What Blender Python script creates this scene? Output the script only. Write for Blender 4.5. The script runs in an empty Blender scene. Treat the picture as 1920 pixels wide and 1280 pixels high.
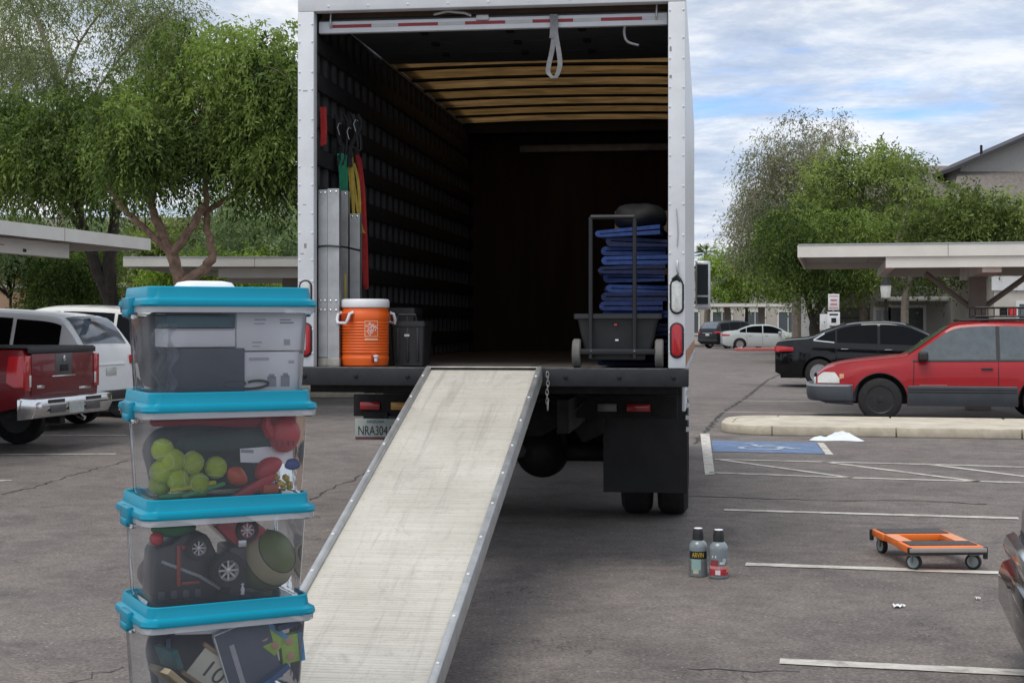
import bpy, bmesh, math, random
import numpy as np
from mathutils import Vector, Matrix, Euler
R = math.radians
random.seed(7)
rng = np.random.default_rng(11)
sc = bpy.context.scene
C = sc.collection

# ------------------------------------------------------------------ camera
FPX, HZ, CAMH = 2773.0, 606.0, 1.55           # focal length and horizon row on a 1920 x 1280 frame
cam = bpy.data.cameras.new('camera')
camo = bpy.data.objects.new('camera', cam); C.objects.link(camo)
camo.location = (0, 0, CAMH); camo.rotation_euler = (R(90), 0, 0)
cam.sensor_width = 36.0; cam.lens = FPX / 1920 * 36.0
cam.shift_y = -(640 - HZ) / 1920
cam.clip_start = 0.05; cam.clip_end = 3000
sc.camera = camo

# ------------------------------------------------------------------ sky, sun, exposure
SUN_EL, SUN_AZ = R(63), R(212)                # azimuth measured clockwise from +Y: behind the camera, to the left
w = bpy.data.worlds.new('World'); sc.world = w; w.use_nodes = True
nt = w.node_tree; nt.nodes.clear()
def N(t, kind, **kw):
    n = t.nodes.new(kind)
    for k, v in kw.items(): setattr(n, k, v)
    return n
out = N(nt, 'ShaderNodeOutputWorld'); bg = N(nt, 'ShaderNodeBackground'); bg.inputs[1].default_value = 0.12
sky = N(nt, 'ShaderNodeTexSky', sky_type='NISHITA'); sky.sun_disc = False
sky.sun_elevation = SUN_EL; sky.sun_rotation = SUN_AZ; sky.altitude = 300; sky.air_density = 1.0; sky.dust_density = 0.6; sky.ozone_density = 1.6
tc = N(nt, 'ShaderNodeTexCoord'); sep = N(nt, 'ShaderNodeSeparateXYZ'); nt.links.new(tc.outputs['Generated'], sep.inputs[0])
def mth(t, op, a, b=None):
    n = N(t, 'ShaderNodeMath', operation=op)
    for i, v in enumerate((a, b)):
        if v is None: continue
        if hasattr(v, 'is_linked') or hasattr(v, 'links'): t.links.new(v, n.inputs[i])
        else: n.inputs[i].default_value = v
    return n.outputs[0]
zz = mth(nt, 'ADD', mth(nt, 'MAXIMUM', sep.outputs[2], 0.0), 0.10)
px = mth(nt, 'DIVIDE', sep.outputs[0], zz); py = mth(nt, 'DIVIDE', sep.outputs[1], zz)
cmb = N(nt, 'ShaderNodeCombineXYZ'); nt.links.new(px, cmb.inputs[0]); nt.links.new(py, cmb.inputs[1])
def noise(t, vec, scale, detail=6, rough=0.55, dist=0.0, off=None):
    n = N(t, 'ShaderNodeTexNoise'); n.inputs['Scale'].default_value = scale; n.inputs['Detail'].default_value = detail
    n.inputs['Roughness'].default_value = rough; n.inputs['Distortion'].default_value = dist
    if off is not None:
        m = N(t, 'ShaderNodeMapping'); m.inputs['Location'].default_value = off; t.links.new(vec, m.inputs[0]); vec = m.outputs[0]
    if vec is not None: t.links.new(vec, n.inputs['Vector'])
    return n.outputs['Fac']
def ramp(t, fac, stops):
    n = N(t, 'ShaderNodeValToRGB'); el = n.color_ramp.elements
    while len(el) < len(stops): el.new(0.5)
    for e, (p, c) in zip(el, stops): e.position = p; e.color = (*c, 1) if len(c) == 3 else c
    t.links.new(fac, n.inputs[0]); return n.outputs[0]
def mix(t, fac, a, b, blend='MIX'):
    n = N(t, 'ShaderNodeMix', data_type='RGBA', blend_type=blend)
    for s, v in ((n.inputs[0], fac), (n.inputs[6], a), (n.inputs[7], b)):
        if hasattr(v, 'links'): t.links.new(v, s)
        else: s.default_value = v if not isinstance(v, tuple) or len(v) == 4 else (*v, 1)
    return n.outputs[2]
CLOUD_OFF = (3.1, 1.7, 0.0)
n1 = noise(nt, cmb.outputs[0], 0.62, 9, 0.60, 0.25, CLOUD_OFF)
n2 = noise(nt, cmb.outputs[0], 2.2, 9, 0.66, 0.15, (8.3, 2.2, 0.0))
cover = ramp(nt, n1, [(0.28, (0, 0, 0)), (0.36, (0.86, 0.86, 0.86)), (0.52, (1, 1, 1))])
ccol = ramp(nt, n2, [(0.34, (4.1, 4.8, 6.1)), (0.47, (5.5, 6.1, 7.1)), (0.58, (7.6, 7.85, 8.2)), (0.66, (8.6, 8.6, 8.6))])
skyc = mix(nt, 1.0, sky.outputs[0], (.95, 1.2, 1.6, 1), 'MULTIPLY')
nt.links.new(mix(nt, cover, skyc, ccol), bg.inputs[0]); nt.links.new(bg.outputs[0], out.inputs[0])
sl = bpy.data.lights.new('sun', 'SUN'); sl.energy = 2.0; sl.angle = R(30); sl.color = (1.0, 0.95, 0.88)
so = bpy.data.objects.new('sun', sl); C.objects.link(so)
sd = Vector((math.sin(SUN_AZ) * math.cos(SUN_EL), math.cos(SUN_AZ) * math.cos(SUN_EL), math.sin(SUN_EL)))
so.rotation_euler = sd.to_track_quat('Z', 'Y').to_euler(); so.location = sd * 60
vs = sc.view_settings; vs.view_transform = 'Standard'; vs.look = 'None'; vs.gamma = 1.0; vs.exposure = 0.0; vs.use_curve_mapping = False
sc.cycles.use_denoising = True
sc.cycles.max_bounces = 10; sc.cycles.transparent_max_bounces = 24; sc.cycles.caustics_reflective = False; sc.cycles.caustics_refractive = False
sc.cycles.sample_clamp_indirect = 6.0

# ------------------------------------------------------------------ helpers
def at(u, v, Y):                               # world point seen at photograph pixel (u, v) at distance Y
    return Vector(((u - 960) / FPX * Y, Y, CAMH - (v - HZ) / FPX * Y))
def gp(u, v, z=0.0):                           # ground point under pixel (u, v)
    Y = (CAMH - z) * FPX / (v - HZ)
    return Vector(((u - 960) / FPX * Y, Y, z))

MATS = {}
def M(name, col, rough=0.6, metal=0.0, var=0.10, scale=9.0, bump=0.0, bscale=120.0, coat=0.0, spec=0.5, dirt=0.0, dcol=(0.10, 0.085, 0.07), streak=False):
    if name in MATS: return MATS[name]
    m = bpy.data.materials.new(name); m.use_nodes = True; t = m.node_tree; b = t.nodes['Principled BSDF']
    tcn = N(t, 'ShaderNodeTexCoord'); vec = tcn.outputs['Object']
    if streak:
        mp = N(t, 'ShaderNodeMapping'); mp.inputs['Scale'].default_value = (1, 1, 0.12); t.links.new(vec, mp.inputs[0]); vec = mp.outputs[0]
    f = noise(t, vec, scale, 5, 0.6)
    lo = tuple(max(0.0, c * (1 - var)) for c in col); hi = tuple(min(1.0, c * (1 + var)) for c in col)
    c = ramp(t, f, [(0.32, lo), (0.68, hi)])
    if dirt > 0:
        f2 = noise(t, vec, scale * 0.45, 8, 0.7, 0.6, (4, 9, 2))
        fr = ramp(t, f2, [(0.48, (0, 0, 0)), (0.74, (dirt, dirt, dirt))])
        c = mix(t, fr, c, (*dcol, 1))
    t.links.new(c, b.inputs['Base Color'])
    rr = ramp(t, noise(t, vec, scale * 1.7, 4, 0.6), [(0.3, (rough * 0.85,) * 3), (0.7, (min(1, rough * 1.15),) * 3)])
    t.links.new(rr, b.inputs['Roughness'])
    b.inputs['Metallic'].default_value = metal; b.inputs['Specular IOR Level'].default_value = spec
    if coat: b.inputs['Coat Weight'].default_value = coat; b.inputs['Coat Roughness'].default_value = 0.04
    if bump:
        bn = N(t, 'ShaderNodeBump'); bn.inputs['Strength'].default_value = bump; bn.inputs['Distance'].default_value = 0.01
        t.links.new(noise(t, tcn.outputs['Object'], bscale, 4, 0.6), bn.inputs['Height']); t.links.new(bn.outputs[0], b.inputs['Normal'])
    MATS[name] = m; return m

class MB:
    """collects shapes of ONE part, then build() links them as one mesh object"""
    def __init__(s): s.v = []; s.f = []
    def add(s, vs, fs, mtx=None):
        o = len(s.v)
        for p in vs:
            p = Vector(p)
            s.v.append(tuple(mtx @ p) if mtx is not None else tuple(p))
        s.f += [tuple(i + o for i in f) for f in fs]; return s
    def box(s, lo, hi, mtx=None):
        x0, y0, z0 = lo; x1, y1, z1 = hi
        return s.add([(x0,y0,z0),(x1,y0,z0),(x1,y1,z0),(x0,y1,z0),(x0,y0,z1),(x1,y0,z1),(x1,y1,z1),(x0,y1,z1)],
                     [(0,3,2,1),(4,5,6,7),(0,1,5,4),(1,2,6,5),(2,3,7,6),(3,0,4,7)], mtx)
    def cbox(s, c, size, mtx=None):
        return s.box(tuple(c[i] - size[i] / 2 for i in range(3)), tuple(c[i] + size[i] / 2 for i in range(3)), mtx)
    def rings(s, rings, cap=True, closed=True, mtx=None):
        n = len(rings[0]); vs = [p for r in rings for p in r]; fs = []
        for i in range(len(rings) - 1):
            for j in range(n if closed else n - 1):
                k = (j + 1) % n; fs.append((i*n+j, i*n+k, (i+1)*n+k, (i+1)*n+j))
        if cap: fs.append(tuple(range(n - 1, -1, -1))); fs.append(tuple((len(rings)-1)*n + j for j in range(n)))
        return s.add(vs, fs, mtx)
    def lathe(s, prof, n=24, mtx=None, cap=True):          # prof: (radius, z), around z
        return s.rings([[(r*math.cos(2*math.pi*j/n), r*math.sin(2*math.pi*j/n), z) for j in range(n)] for r, z in prof], cap, True, mtx)
    def tube(s, pts, rad, n=8, cap=True):
        pts = [Vector(p) for p in pts]; rs = rad if isinstance(rad, (list, tuple)) else [rad] * len(pts)
        up = Vector((0, 0, 1)); prev = None; rings = []
        for i, p in enumerate(pts):
            d = (pts[min(i+1, len(pts)-1)] - pts[max(i-1, 0)]).normalized()
            if prev is None:
                a = d.cross(up)
                if a.length < 0.1: a = d.cross(Vector((1, 0, 0)))
                a.normalize()
            else:
                a = prev - d * prev.dot(d)
                if a.length < 1e-6: a = d.orthogonal()
                a.normalize()
            prev = a; b = d.cross(a)
            rings.append([tuple(p + (a*math.cos(2*math.pi*j/n) + b*math.sin(2*math.pi*j/n)) * rs[i]) for j in range(n)])
        return s.rings(rings, cap)
    def prism(s, poly, ax, a0, a1, mtx=None):               # 2D outline pushed along axis ax from a0 to a1
        def mk(p, a):
            q = [p[0], p[1]]; q.insert(ax, a); return tuple(q)
        return s.rings([[mk(p, a0) for p in poly], [mk(p, a1) for p in poly]], True, True, mtx)
    def grid(s, fn, nu, nv, mtx=None):
        vs = [fn(i / nu, j / nv) for i in range(nu + 1) for j in range(nv + 1)]
        fs = [(i*(nv+1)+j, (i+1)*(nv+1)+j, (i+1)*(nv+1)+j+1, i*(nv+1)+j+1) for i in range(nu) for j in range(nv)]
        return s.add(vs, fs, mtx)
    def mesh(s, name, mat, bevel=0, seg=2, smooth=True, angle=35):
        me = bpy.data.meshes.new(name); me.from_pydata(s.v, [], s.f)
        bm = bmesh.new(); bm.from_mesh(me)
        bmesh.ops.recalc_face_normals(bm, faces=bm.faces)
        if bevel:
            es = [e for e in bm.edges if len(e.link_faces) == 2 and e.calc_face_angle(0) > R(30)]
            bmesh.ops.bevel(bm, geom=es, offset=bevel, segments=seg, affect='EDGES', profile=0.5, clamp_overlap=True)
        bm.to_mesh(me); bm.free()
        if mat is not None: me.materials.append(mat)
        if smooth:
            me.shade_smooth(); me.set_sharp_from_angle(angle=R(angle))
        return me
    def build(s, name, mat, parent=None, bevel=0, seg=2, smooth=True, angle=35, loc=None, rot=None):
        o = bpy.data.objects.new(name, s.mesh(name, mat, bevel, seg, smooth, angle)); C.objects.link(o)
        if parent is not None: o.parent = parent
        if loc is not None: o.location = loc
        if rot is not None: o.rotation_euler = rot
        return o
def tag(o, label=None, cat=None, group=None, kind=None):
    if label: o['label'] = label
    if cat: o['category'] = cat
    if group: o['group'] = group
    if kind: o['kind'] = kind
    return o
def thing(name, label, cat, loc=(0, 0, 0), rz=0.0, group=None):
    o = bpy.data.objects.new(name, None); C.objects.link(o); o.empty_display_size = 0.2
    o.location = loc; o.rotation_euler = (0, 0, rz)
    return tag(o, label, cat, group)
def copy_tree(o, parent=None):
    c = o.copy(); C.objects.link(c); c.parent = parent
    for ch in o.children: copy_tree(ch, c)
    return c
def inst(name, mesh, parent, loc=(0, 0, 0), rot=(0, 0, 0), scale=(1, 1, 1)):
    o = bpy.data.objects.new(name, mesh); C.objects.link(o); o.parent = parent; o.location = loc; o.rotation_euler = rot; o.scale = scale
    return o
def text(name, s, size, mat, parent, mtx, extrude=0.0006, sx=1.0):
    cu = bpy.data.curves.new('t', 'FONT'); cu.body = s; cu.size = size; cu.align_x = 'CENTER'; cu.align_y = 'CENTER'; cu.extrude = extrude
    to = bpy.data.objects.new('t', cu); C.objects.link(to)
    dg = bpy.context.evaluated_depsgraph_get(); me = bpy.data.meshes.new_from_object(to.evaluated_get(dg))
    bpy.data.objects.remove(to); bpy.data.curves.remove(cu)
    me.name = name; me.materials.clear(); me.materials.append(mat); me.transform(mtx @ Matrix.Diagonal((sx, 1, 1, 1)))
    o = bpy.data.objects.new(name, me); C.objects.link(o); o.parent = parent
    return o
def rrect(L, W, r, z, n=5):
    pts = []
    for cx, cy, a0 in ((L/2-r, W/2-r, 0), (-L/2+r, W/2-r, 90), (-L/2+r, -W/2+r, 180), (L/2-r, -W/2+r, 270)):
        for i in range(n + 1):
            a = R(a0 + 90 * i / n); pts.append((cx + r*math.cos(a), cy + r*math.sin(a), z))
    return pts
def lerp(a, b, t): return a + (b - a) * t
def interp(x, pts):
    if x <= pts[0][0]: return pts[0][1]
    for (x0, y0), (x1, y1) in zip(pts, pts[1:]):
        if x <= x1: return lerp(y0, y1, (x - x0) / (x1 - x0))
    return pts[-1][1]
def smooth_line(ctrl, n=6):                    # Catmull-Rom through 2D or 3D control points
    P = [Vector(p) for p in ctrl]; res = []
    for i in range(len(P) - 1):
        a, b, c, d = P[max(i-1, 0)], P[i], P[i+1], P[min(i+2, len(P)-1)]
        for k in range(n):
            t = k / n
            res.append(0.5 * ((2*b) + (c-a)*t + (2*a-5*b+4*c-d)*t*t + (3*b-a-3*c+d)*t*t*t))
    res.append(P[-1]); return res

# ------------------------------------------------------------------ materials
white_paint = M('white_paint', (0.78, 0.79, 0.80), 0.35, var=0.04, scale=3, dirt=0.16, dcol=(0.42, 0.40, 0.37), streak=True)
frame_white = M('frame_white', (0.74, 0.76, 0.79), 0.4, var=0.05, scale=5, dirt=0.2, dcol=(0.36, 0.34, 0.32))
black_steel = M('black_steel', (0.013, 0.015, 0.018), 0.6, var=0.3, scale=14, dirt=0.15, dcol=(0.05, 0.047, 0.045))
chassis = M('chassis_black', (0.007, 0.007, 0.008), 0.75, var=0.4, scale=10, dirt=0.3, dcol=(0.015, 0.013, 0.012))
rubber = M('tyre_rubber', (0.018, 0.018, 0.019), 0.8, var=0.25, scale=20, bump=0.3, bscale=80)
black_plastic = M('black_plastic', (0.02, 0.021, 0.023), 0.5, var=0.2, scale=15, bump=0.1, bscale=300)
alu = M('aluminium', (0.50, 0.51, 0.51), 0.48, 0.75, var=0.12, scale=12, dirt=0.3, dcol=(0.25, 0.24, 0.22))
chrome = M('chrome', (0.75, 0.76, 0.78), 0.12, 1.0, var=0.05)
glass_dark = M('tinted_glass', (0.004, 0.005, 0.006), 0.06, var=0.1, spec=0.14)
glass_grey = M('window_glass', (0.085, 0.105, 0.115), 0.05, var=0.15, spec=0.85)
red_lamp = M('red_lamp', (0.42, 0.012, 0.018), 0.18, var=0.12, scale=60, coat=0.6)
amber_lamp = M('amber_lamp', (0.55, 0.30, 0.06), 0.2, var=0.1)
clear_lamp = M('clear_lamp', (0.62, 0.63, 0.60), 0.15, var=0.15, scale=50, coat=0.5)
paint_line = M('line_paint', (0.60, 0.57, 0.51), 0.8, var=0.15, scale=14, dirt=0.95, dcol=(0.17, 0.155, 0.145))

# ------------------------------------------------------------------ ground
def asphalt_mat():
    m = bpy.data.materials.new('asphalt'); m.use_nodes = True; t = m.node_tree; b = t.nodes['Principled BSDF']
    tcn = N(t, 'ShaderNodeTexCoord'); v = tcn.outputs['Object']
    base = ramp(t, noise(t, v, 0.35, 5, 0.6), [(0.3, (0.152, 0.134, 0.124)), (0.7, (0.200, 0.178, 0.165))])
    patch = ramp(t, noise(t, v, 1.3, 6, 0.65, 0.8, (5, 2, 0)), [(0.32, (0.70, 0.70, 0.71)), (0.5, (.98, .98, .98)), (0.68, (1.12, 1.10, 1.08))])
    c = mix(t, 1.0, base, patch, 'MULTIPLY')
    fine = noise(t, v, 48, 4, 0.8)
    c = mix(t, 1.0, c, ramp(t, noise(t, v, 7, 5, .7, .3, (3, 3, 0)), [(.35, (.82, .82, .82)), (.65, (1.15, 1.14, 1.13))]), 'MULTIPLY')
    c = mix(t, 1.0, c, ramp(t, fine, [(0.34, (0.55, 0.55, 0.55)), (0.5, (1, 1, 1)), (0.66, (1.6, 1.56, 1.5))]), 'MULTIPLY')
    vo = N(t, 'ShaderNodeTexVoronoi'); vo.inputs['Scale'].default_value = 26; t.links.new(v, vo.inputs['Vector'])
    sepc = N(t, 'ShaderNodeSeparateColor'); t.links.new(vo.outputs['Color'], sepc.inputs[0])
    dot = mth(t, 'MULTIPLY', mth(t, 'LESS_THAN', vo.outputs['Distance'], 0.17), mth(t, 'GREATER_THAN', sepc.outputs[0], 0.86))
    c = mix(t, mth(t, 'MULTIPLY', dot, 0.75), c, (0.40, 0.385, 0.36, 1))
    oil = ramp(t, noise(t, v, 0.55, 7, 0.62, 1.2, (1, 7, 0)), [(0.58, (0, 0, 0)), (0.76, (0.42, 0.42, 0.42))])
    c = mix(t, oil, c, (0.05, 0.047, 0.045, 1))
    crk = mth(t, 'ABSOLUTE', mth(t, 'SUBTRACT', noise(t, v, 0.42, 6, 0.62, 0.3, (2, 4, 0)), 0.47))
    crm = mth(t, 'MULTIPLY', mth(t, 'LESS_THAN', crk, 0.0016), mth(t, 'GREATER_THAN', noise(t, v, 0.9, 2, 0.5), 0.53))
    c = mix(t, mth(t, 'MULTIPLY', crm, 0.6), c, (0.04, 0.038, 0.036, 1))
    t.links.new(c, b.inputs['Base Color']); b.inputs['Roughness'].default_value = 0.88; b.inputs['Specular IOR Level'].default_value = 0.35
    bn = N(t, 'ShaderNodeBump'); bn.inputs['Strength'].default_value = 0.55; bn.inputs['Distance'].default_value = 0.006
    t.links.new(fine, bn.inputs['Height']); t.links.new(bn.outputs[0], b.inputs['Normal'])
    return m
ground = MB().add([(-900, -60, 0), (900, -60, 0), (900, 2200, 0), (-900, 2200, 0)], [(0, 1, 2, 3)]).build('ground', asphalt_mat(), smooth=False)
tag(ground, kind='structure')

def ribbon(pts, width, z, jitter=0.0):
    mb = MB(); P = [Vector((p[0], p[1], 0)) for p in pts]; L = []; Rr = []
    for i, p in enumerate(P):
        d = (P[min(i+1, len(P)-1)] - P[max(i-1, 0)]).normalized(); n = Vector((-d.y, d.x, 0))
        ww = width * (1 + random.uniform(-jitter, jitter))
        L.append((p + n*ww/2).to_tuple()); Rr.append((p - n*ww/2).to_tuple())
    vs = [(a[0], a[1], z) for a in L] + [(a[0], a[1], z) for a in Rr]; n = len(P)
    return mb.add(vs, [(i, n+i, n+i+1, i+1) for i in range(n-1)])
def paint(uvs, width=0.10, name='parking_line', z=0.005, extend=0.0):
    P = [gp(*p) for p in uvs]
    if extend: P[-1] = P[-1] + (P[-1] - P[-2]).normalized() * extend
    Q = []
    for a, b in zip(P, P[1:]):
        n = max(2, int((b - a).length / 0.12)); Q += [a.lerp(b, i / n) for i in range(n)]
    Q.append(P[-1])
    return ribbon(Q, width, z, 0.10).build(name, paint_line, ground, smooth=False)
for uvs, ww, ex in (([(1358,956),(1910,972)],0.115,0), ([(1398,1058),(1900,1075)],0.115,2.0), ([(1462,1240),(1920,1262)],0.115,3.2),
                ([(1340,861),(1540,866),(1755,871),(1920,876)],0.085,4), ([(1330,886),(1600,896),(1920,905)],0.085,4),
                ([(1352,862),(1598,896)],0.075,0), ([(1545,866),(1835,903)],0.085,0), ([(1745,871),(1990,902)],0.085,0),
                ([(1450,722),(1620,725)],0.10,2), ([(1388,751),(1620,754)],0.10,2), ([(1352,772),(1600,776)],0.10,0),
                ([(217,851),(22,852)],0.10,3), ([(238,816),(120,816)],0.10,4), ([(22,901),(-60,902)],0.10,3)):
    paint(uvs, ww, extend=ex)
def quad_paint(name, uv, mat, z=0.005):
    return MB().add([gp(*p).to_tuple()[:2] + (z,) for p in uv], [(0, 1, 2, 3)]).build(name, mat, ground, smooth=False)
quad_paint('painted_border', [(1313,813),(1330,813),(1340,889),(1322,891)], paint_line)
blue_paint = M('blue_paint', (0.125, 0.19, 0.32), 0.8, var=0.25, scale=6, dirt=0.8, dcol=(0.16, 0.17, 0.20))
quad_paint('blue_bay_panel', [(1334,826),(1530,830),(1546,851),(1337,847)], blue_paint)
quad_paint('painted_border', [(1532,830),(1545,831),(1563,853),(1548,852)], paint_line)
# wheelchair symbol, worn, on the blue panel
sym = MB(); c0 = gp(1430, 838)
def sp(x, y): return (c0.x + 0.95*x*0.62, c0.y + 0.95*y*0.62 - 0.05, 0.009)
def sym_stroke(pts, ww=0.075):
    q = [sp(*p) for p in pts]; r = ribbon(q, ww, 0.009); sym.add(r.v, r.f)
sym_stroke([(-0.1+0.42*math.cos(R(a)), -0.25+0.42*math.sin(R(a))) for a in range(120, 400, 14)])
sym_stroke([(-0.12, 0.62), (-0.05, 0.05), (0.38, 0.05), (0.55, -0.45), (0.72, -0.42)], 0.09)
sym_stroke([(-0.08, 0.32), (0.3, 0.32)], 0.07)
sym_stroke([(-0.16, 0.82), (-0.16, 0.96)], 0.11)
sym.build('wheelchair_symbol', M('worn_symbol_paint', (0.42, 0.47, 0.55), 0.8, var=0.2, dirt=0.8, dcol=(0.13, 0.20, 0.36), scale=7), ground, smooth=False)
crack_mat = M('crack_fill', (0.045, 0.041, 0.038), 0.95, var=0.3, scale=6)
def crack(uvs, width):
    P = [gp(*p) for p in uvs]; Q = []
    for a, b in zip(P, P[1:]):
        n = max(3, int((b - a).length / 0.10)); d = (b - a).normalized(); nn = Vector((-d.y, d.x, 0))
        for i in range(n): Q.append(a.lerp(b, i/n) + nn * random.uniform(-0.035, 0.035))
    Q.append(P[-1]); ribbon(Q, width, 0.0028, 0.7).build('crack', crack_mat, ground, smooth=False)
for uvs, ww in (([(585,938),(625,912),(660,900),(700,878)],0.016), ([(0,926),(70,912),(150,886),(240,864)],0.018),
                ([(1300,832),(1335,796),(1352,775),(1395,748),(1440,712),(1480,695)],0.05), ([(1285,930),(1420,934),(1560,938),(1700,938),(1850,945)],0.03),
                ([(1285,1252),(1370,1256),(1500,1259)],0.009), ([(120,1290),(180,1262),(232,1250)],0.006)):
    crack(uvs, ww)
# bits of litter and pale chips
scrap = M('paper_white', (0.80, 0.80, 0.80), 0.8, var=0.04)
def litter(u, v, L, W, label):
    p = gp(u, v); n = 7
    def f(a, b):
        return ((a-.5)*L*(1-.35*b), (b-.5)*W*(1+.4*math.sin(a*5)), 0.006 + 0.012*math.sin(a*7+b*3)**2)
    o = MB().grid(f, n, 3).build('paper_scrap', scrap, loc=p, rot=(0, 0, 0.2)); tag(o, label, 'litter')
litter(1684, 1138, 0.075, 0.05, 'small torn white paper scrap on the asphalt below the orange dolly')
litter(1833, 1124, 0.03, 0.03, 'tiny white paper speck on the asphalt near the black bumper')
# crumpled white cloth at the kerb
p = gp(1568, 825)
def cl(a, b):
    x = (a-.5)*0.62; y = (b-.5)*0.36
    e = max(0, 1-(2*a-1)**2) * max(0, 1-(2*b-1)**2)
    z = 0.006 + 0.085*e**0.9*(0.75+0.45*math.sin(a*9+b*4)) + 0.02*math.sin(b*11+a*5)**2*e + 0.012*math.sin(a*23)**2*e
    return (x*(1+.15*math.sin(b*6)), y*(1+.2*math.sin(a*8)), max(z, 0.006))
tag(MB().grid(cl, 28, 18).build('white_cloth', M('white_cloth', (0.74, 0.78, 0.82), 0.9, var=0.05), loc=p, rot=(0, 0, -0.15)), 'crumpled white cloth lying on the asphalt against the concrete kerb', 'cloth')

# ------------------------------------------------------------------ kerbs
concrete = M('kerb_concrete', (0.56, 0.50, 0.39), 0.9, var=0.16, scale=5, dirt=0.5, dcol=(0.24, 0.21, 0.17), bump=0.25, bscale=60)
SA = R(-12.3); su = Vector((math.cos(SA), math.sin(SA), 0)); sv = Vector((-math.sin(SA), math.cos(SA), 0))
isl = bpy.data.objects.new('kerb_island', None); C.objects.link(isl); tag(isl, kind='structure')
isl.location = (2.86, 20.62, 0); isl.rotation_euler = (0, 0, SA)
D = 2.35
ys0, kw, kh = 0.0, 0.16, 0.135
def kerb_seg(poly):
    return MB().prism(poly, 2, 0.0, kh).build('kerb_stone', concrete, isl, bevel=0.018)
xs = [0.75, 2.42, 4.05, 5.7, 8.4, 11.1, 13.8]
for a, b in zip(xs, xs[1:]):
    kerb_seg([(a+.008, 0), (b-.008, 0), (b-.008, kw), (a+.008, kw)])
    kerb_seg([(a+.008, D-kw), (b-.008, D-kw), (b-.008, D), (a+.008, D)])
def arc(r, n=7, a0=180, a1=270, cx=0.75, cy=0.75): return [(cx + r*math.cos(R(lerp(a0, a1, i/n))), cy + r*math.sin(R(lerp(a0, a1, i/n)))) for i in range(n+1)]
kerb_seg(arc(0.75) + arc(0.75-kw)[::-1])
kerb_seg(arc(0.75, a0=90, a1=180, cy=D-0.75) + arc(0.75-kw, a0=90, a1=180, cy=D-0.75)[::-1])
kerb_seg([(0, 0.76), (kw, 0.76), (kw, D-0.76), (0, D-0.76)])
MB().prism(arc(0.75-kw-.006) + [(13.8, kw+.006), (13.8, D-kw-.006)] + arc(0.75-kw-.006, a0=90, a1=180, cy=D-0.75), 2, 0.0, kh-0.012).build('island_paving', M('island_paving', (0.58, 0.53, 0.43), 0.92, var=0.15, scale=3, dirt=0.5, dcol=(0.30, 0.26, 0.21), bump=0.3, bscale=40), isl)
# kerb behind the truck, left, and red far kerb
k2 = tag(MB().prism([(-0.5,0),(0.8,0),(1.25,0.35),(1.25,1.5),(0.9,1.9),(-6,1.9),(-6,0)], 2, 0, 0.17).build('kerb_island', concrete, bevel=0.02, loc=(-4.25, 30.9, 0)), kind='structure')
red_kerb_paint = M('red_kerb_paint', (0.50, 0.12, 0.11), 0.8, var=0.15, scale=4, dirt=0.4, dcol=(0.35, 0.28, 0.25))
MB().box((0, 0, 0), (7.0, 1.2, 0.16)).build('far_kerb', red_kerb_paint, bevel=0.02, loc=(12.6, 83.0, 0), rot=(0, 0, R(-3)))['kind'] = 'structure'

# ------------------------------------------------------------------ box truck (local: x right, y forward, z up, origin at rear left corner on the ground)
TA = math.atan2(365, FPX); TO = Vector((-1.358, 9.369, 0)); TM = Matrix.Translation(TO) @ Matrix.Rotation(-TA, 4, 'Z')
def T(x, y, z): return TM @ Vector((x, y, z))
tr = thing('box_truck', 'white box truck with its rear roll-up door open, seen from behind', 'truck', TO, -TA)
W_, BL, ZB, ZR = 2.44, 6.55, 1.27, 3.74
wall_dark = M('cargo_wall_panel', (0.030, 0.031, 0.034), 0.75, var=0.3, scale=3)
MB().box((0, 0.085, ZB-0.06), (0.035, BL, ZR-0.12)).build('side_panel', white_paint, tr)
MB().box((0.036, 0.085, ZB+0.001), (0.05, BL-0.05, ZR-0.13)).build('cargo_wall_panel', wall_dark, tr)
MB().box((W_-0.035, 0.085, ZB-0.06), (W_, BL, ZR-0.12)).build('side_panel', white_paint, tr)
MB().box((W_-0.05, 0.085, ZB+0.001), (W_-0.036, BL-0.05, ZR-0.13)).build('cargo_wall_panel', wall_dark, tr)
for sg, x0 in ((1, 0.0), (-1, W_)):
    MB().prism([(x0+sg*a, b) for a, b in ((0.0, ZR-0.12), (0.03, ZR-0.03), (0.12, ZR), (.14, ZR-.03), (.05, ZR-.06), (.04, ZR-.12))], 1, 0.087, BL).build('roof_edge', white_paint, tr)
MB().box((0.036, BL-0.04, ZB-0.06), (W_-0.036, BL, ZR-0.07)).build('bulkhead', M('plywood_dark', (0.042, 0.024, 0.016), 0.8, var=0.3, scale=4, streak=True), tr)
wood_floor = M('cargo_floor_wood', (0.11, 0.10, 0.09), 0.75, var=0.35, scale=6, dirt=0.5, dcol=(0.05, 0.045, 0.04), bump=0.2, bscale=30)
for i in range(12):
    x0 = 0.052 + i * (W_-0.104)/12
    MB().box((x0+.002, 0.09, ZB-0.045), (x0+(W_-0.104)/12-.002, BL-0.042, ZB-0.004-random.uniform(0, .003))).build('floor_plank', wood_floor, tr)
# side reflective band
tape_r = M('tape_red', (0.30, 0.02, 0.03), 0.45, var=0.1); tape_w = M('tape_white', (0.55, 0.55, 0.55), 0.45, var=0.1)
tape_tan = M('side_stripe', (0.40, 0.20, 0.11), 0.5, var=0.15)
MB().box((W_+.001, 0.2, ZB+0.02), (W_+.004, BL-.1, ZB+0.11)).build('side_stripe', tape_tan, tr)
MB().box((W_+.001, 0.2, ZB-0.05), (W_+.012, BL-.1, ZB+0.0)).build('side_rail', alu, tr)
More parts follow.
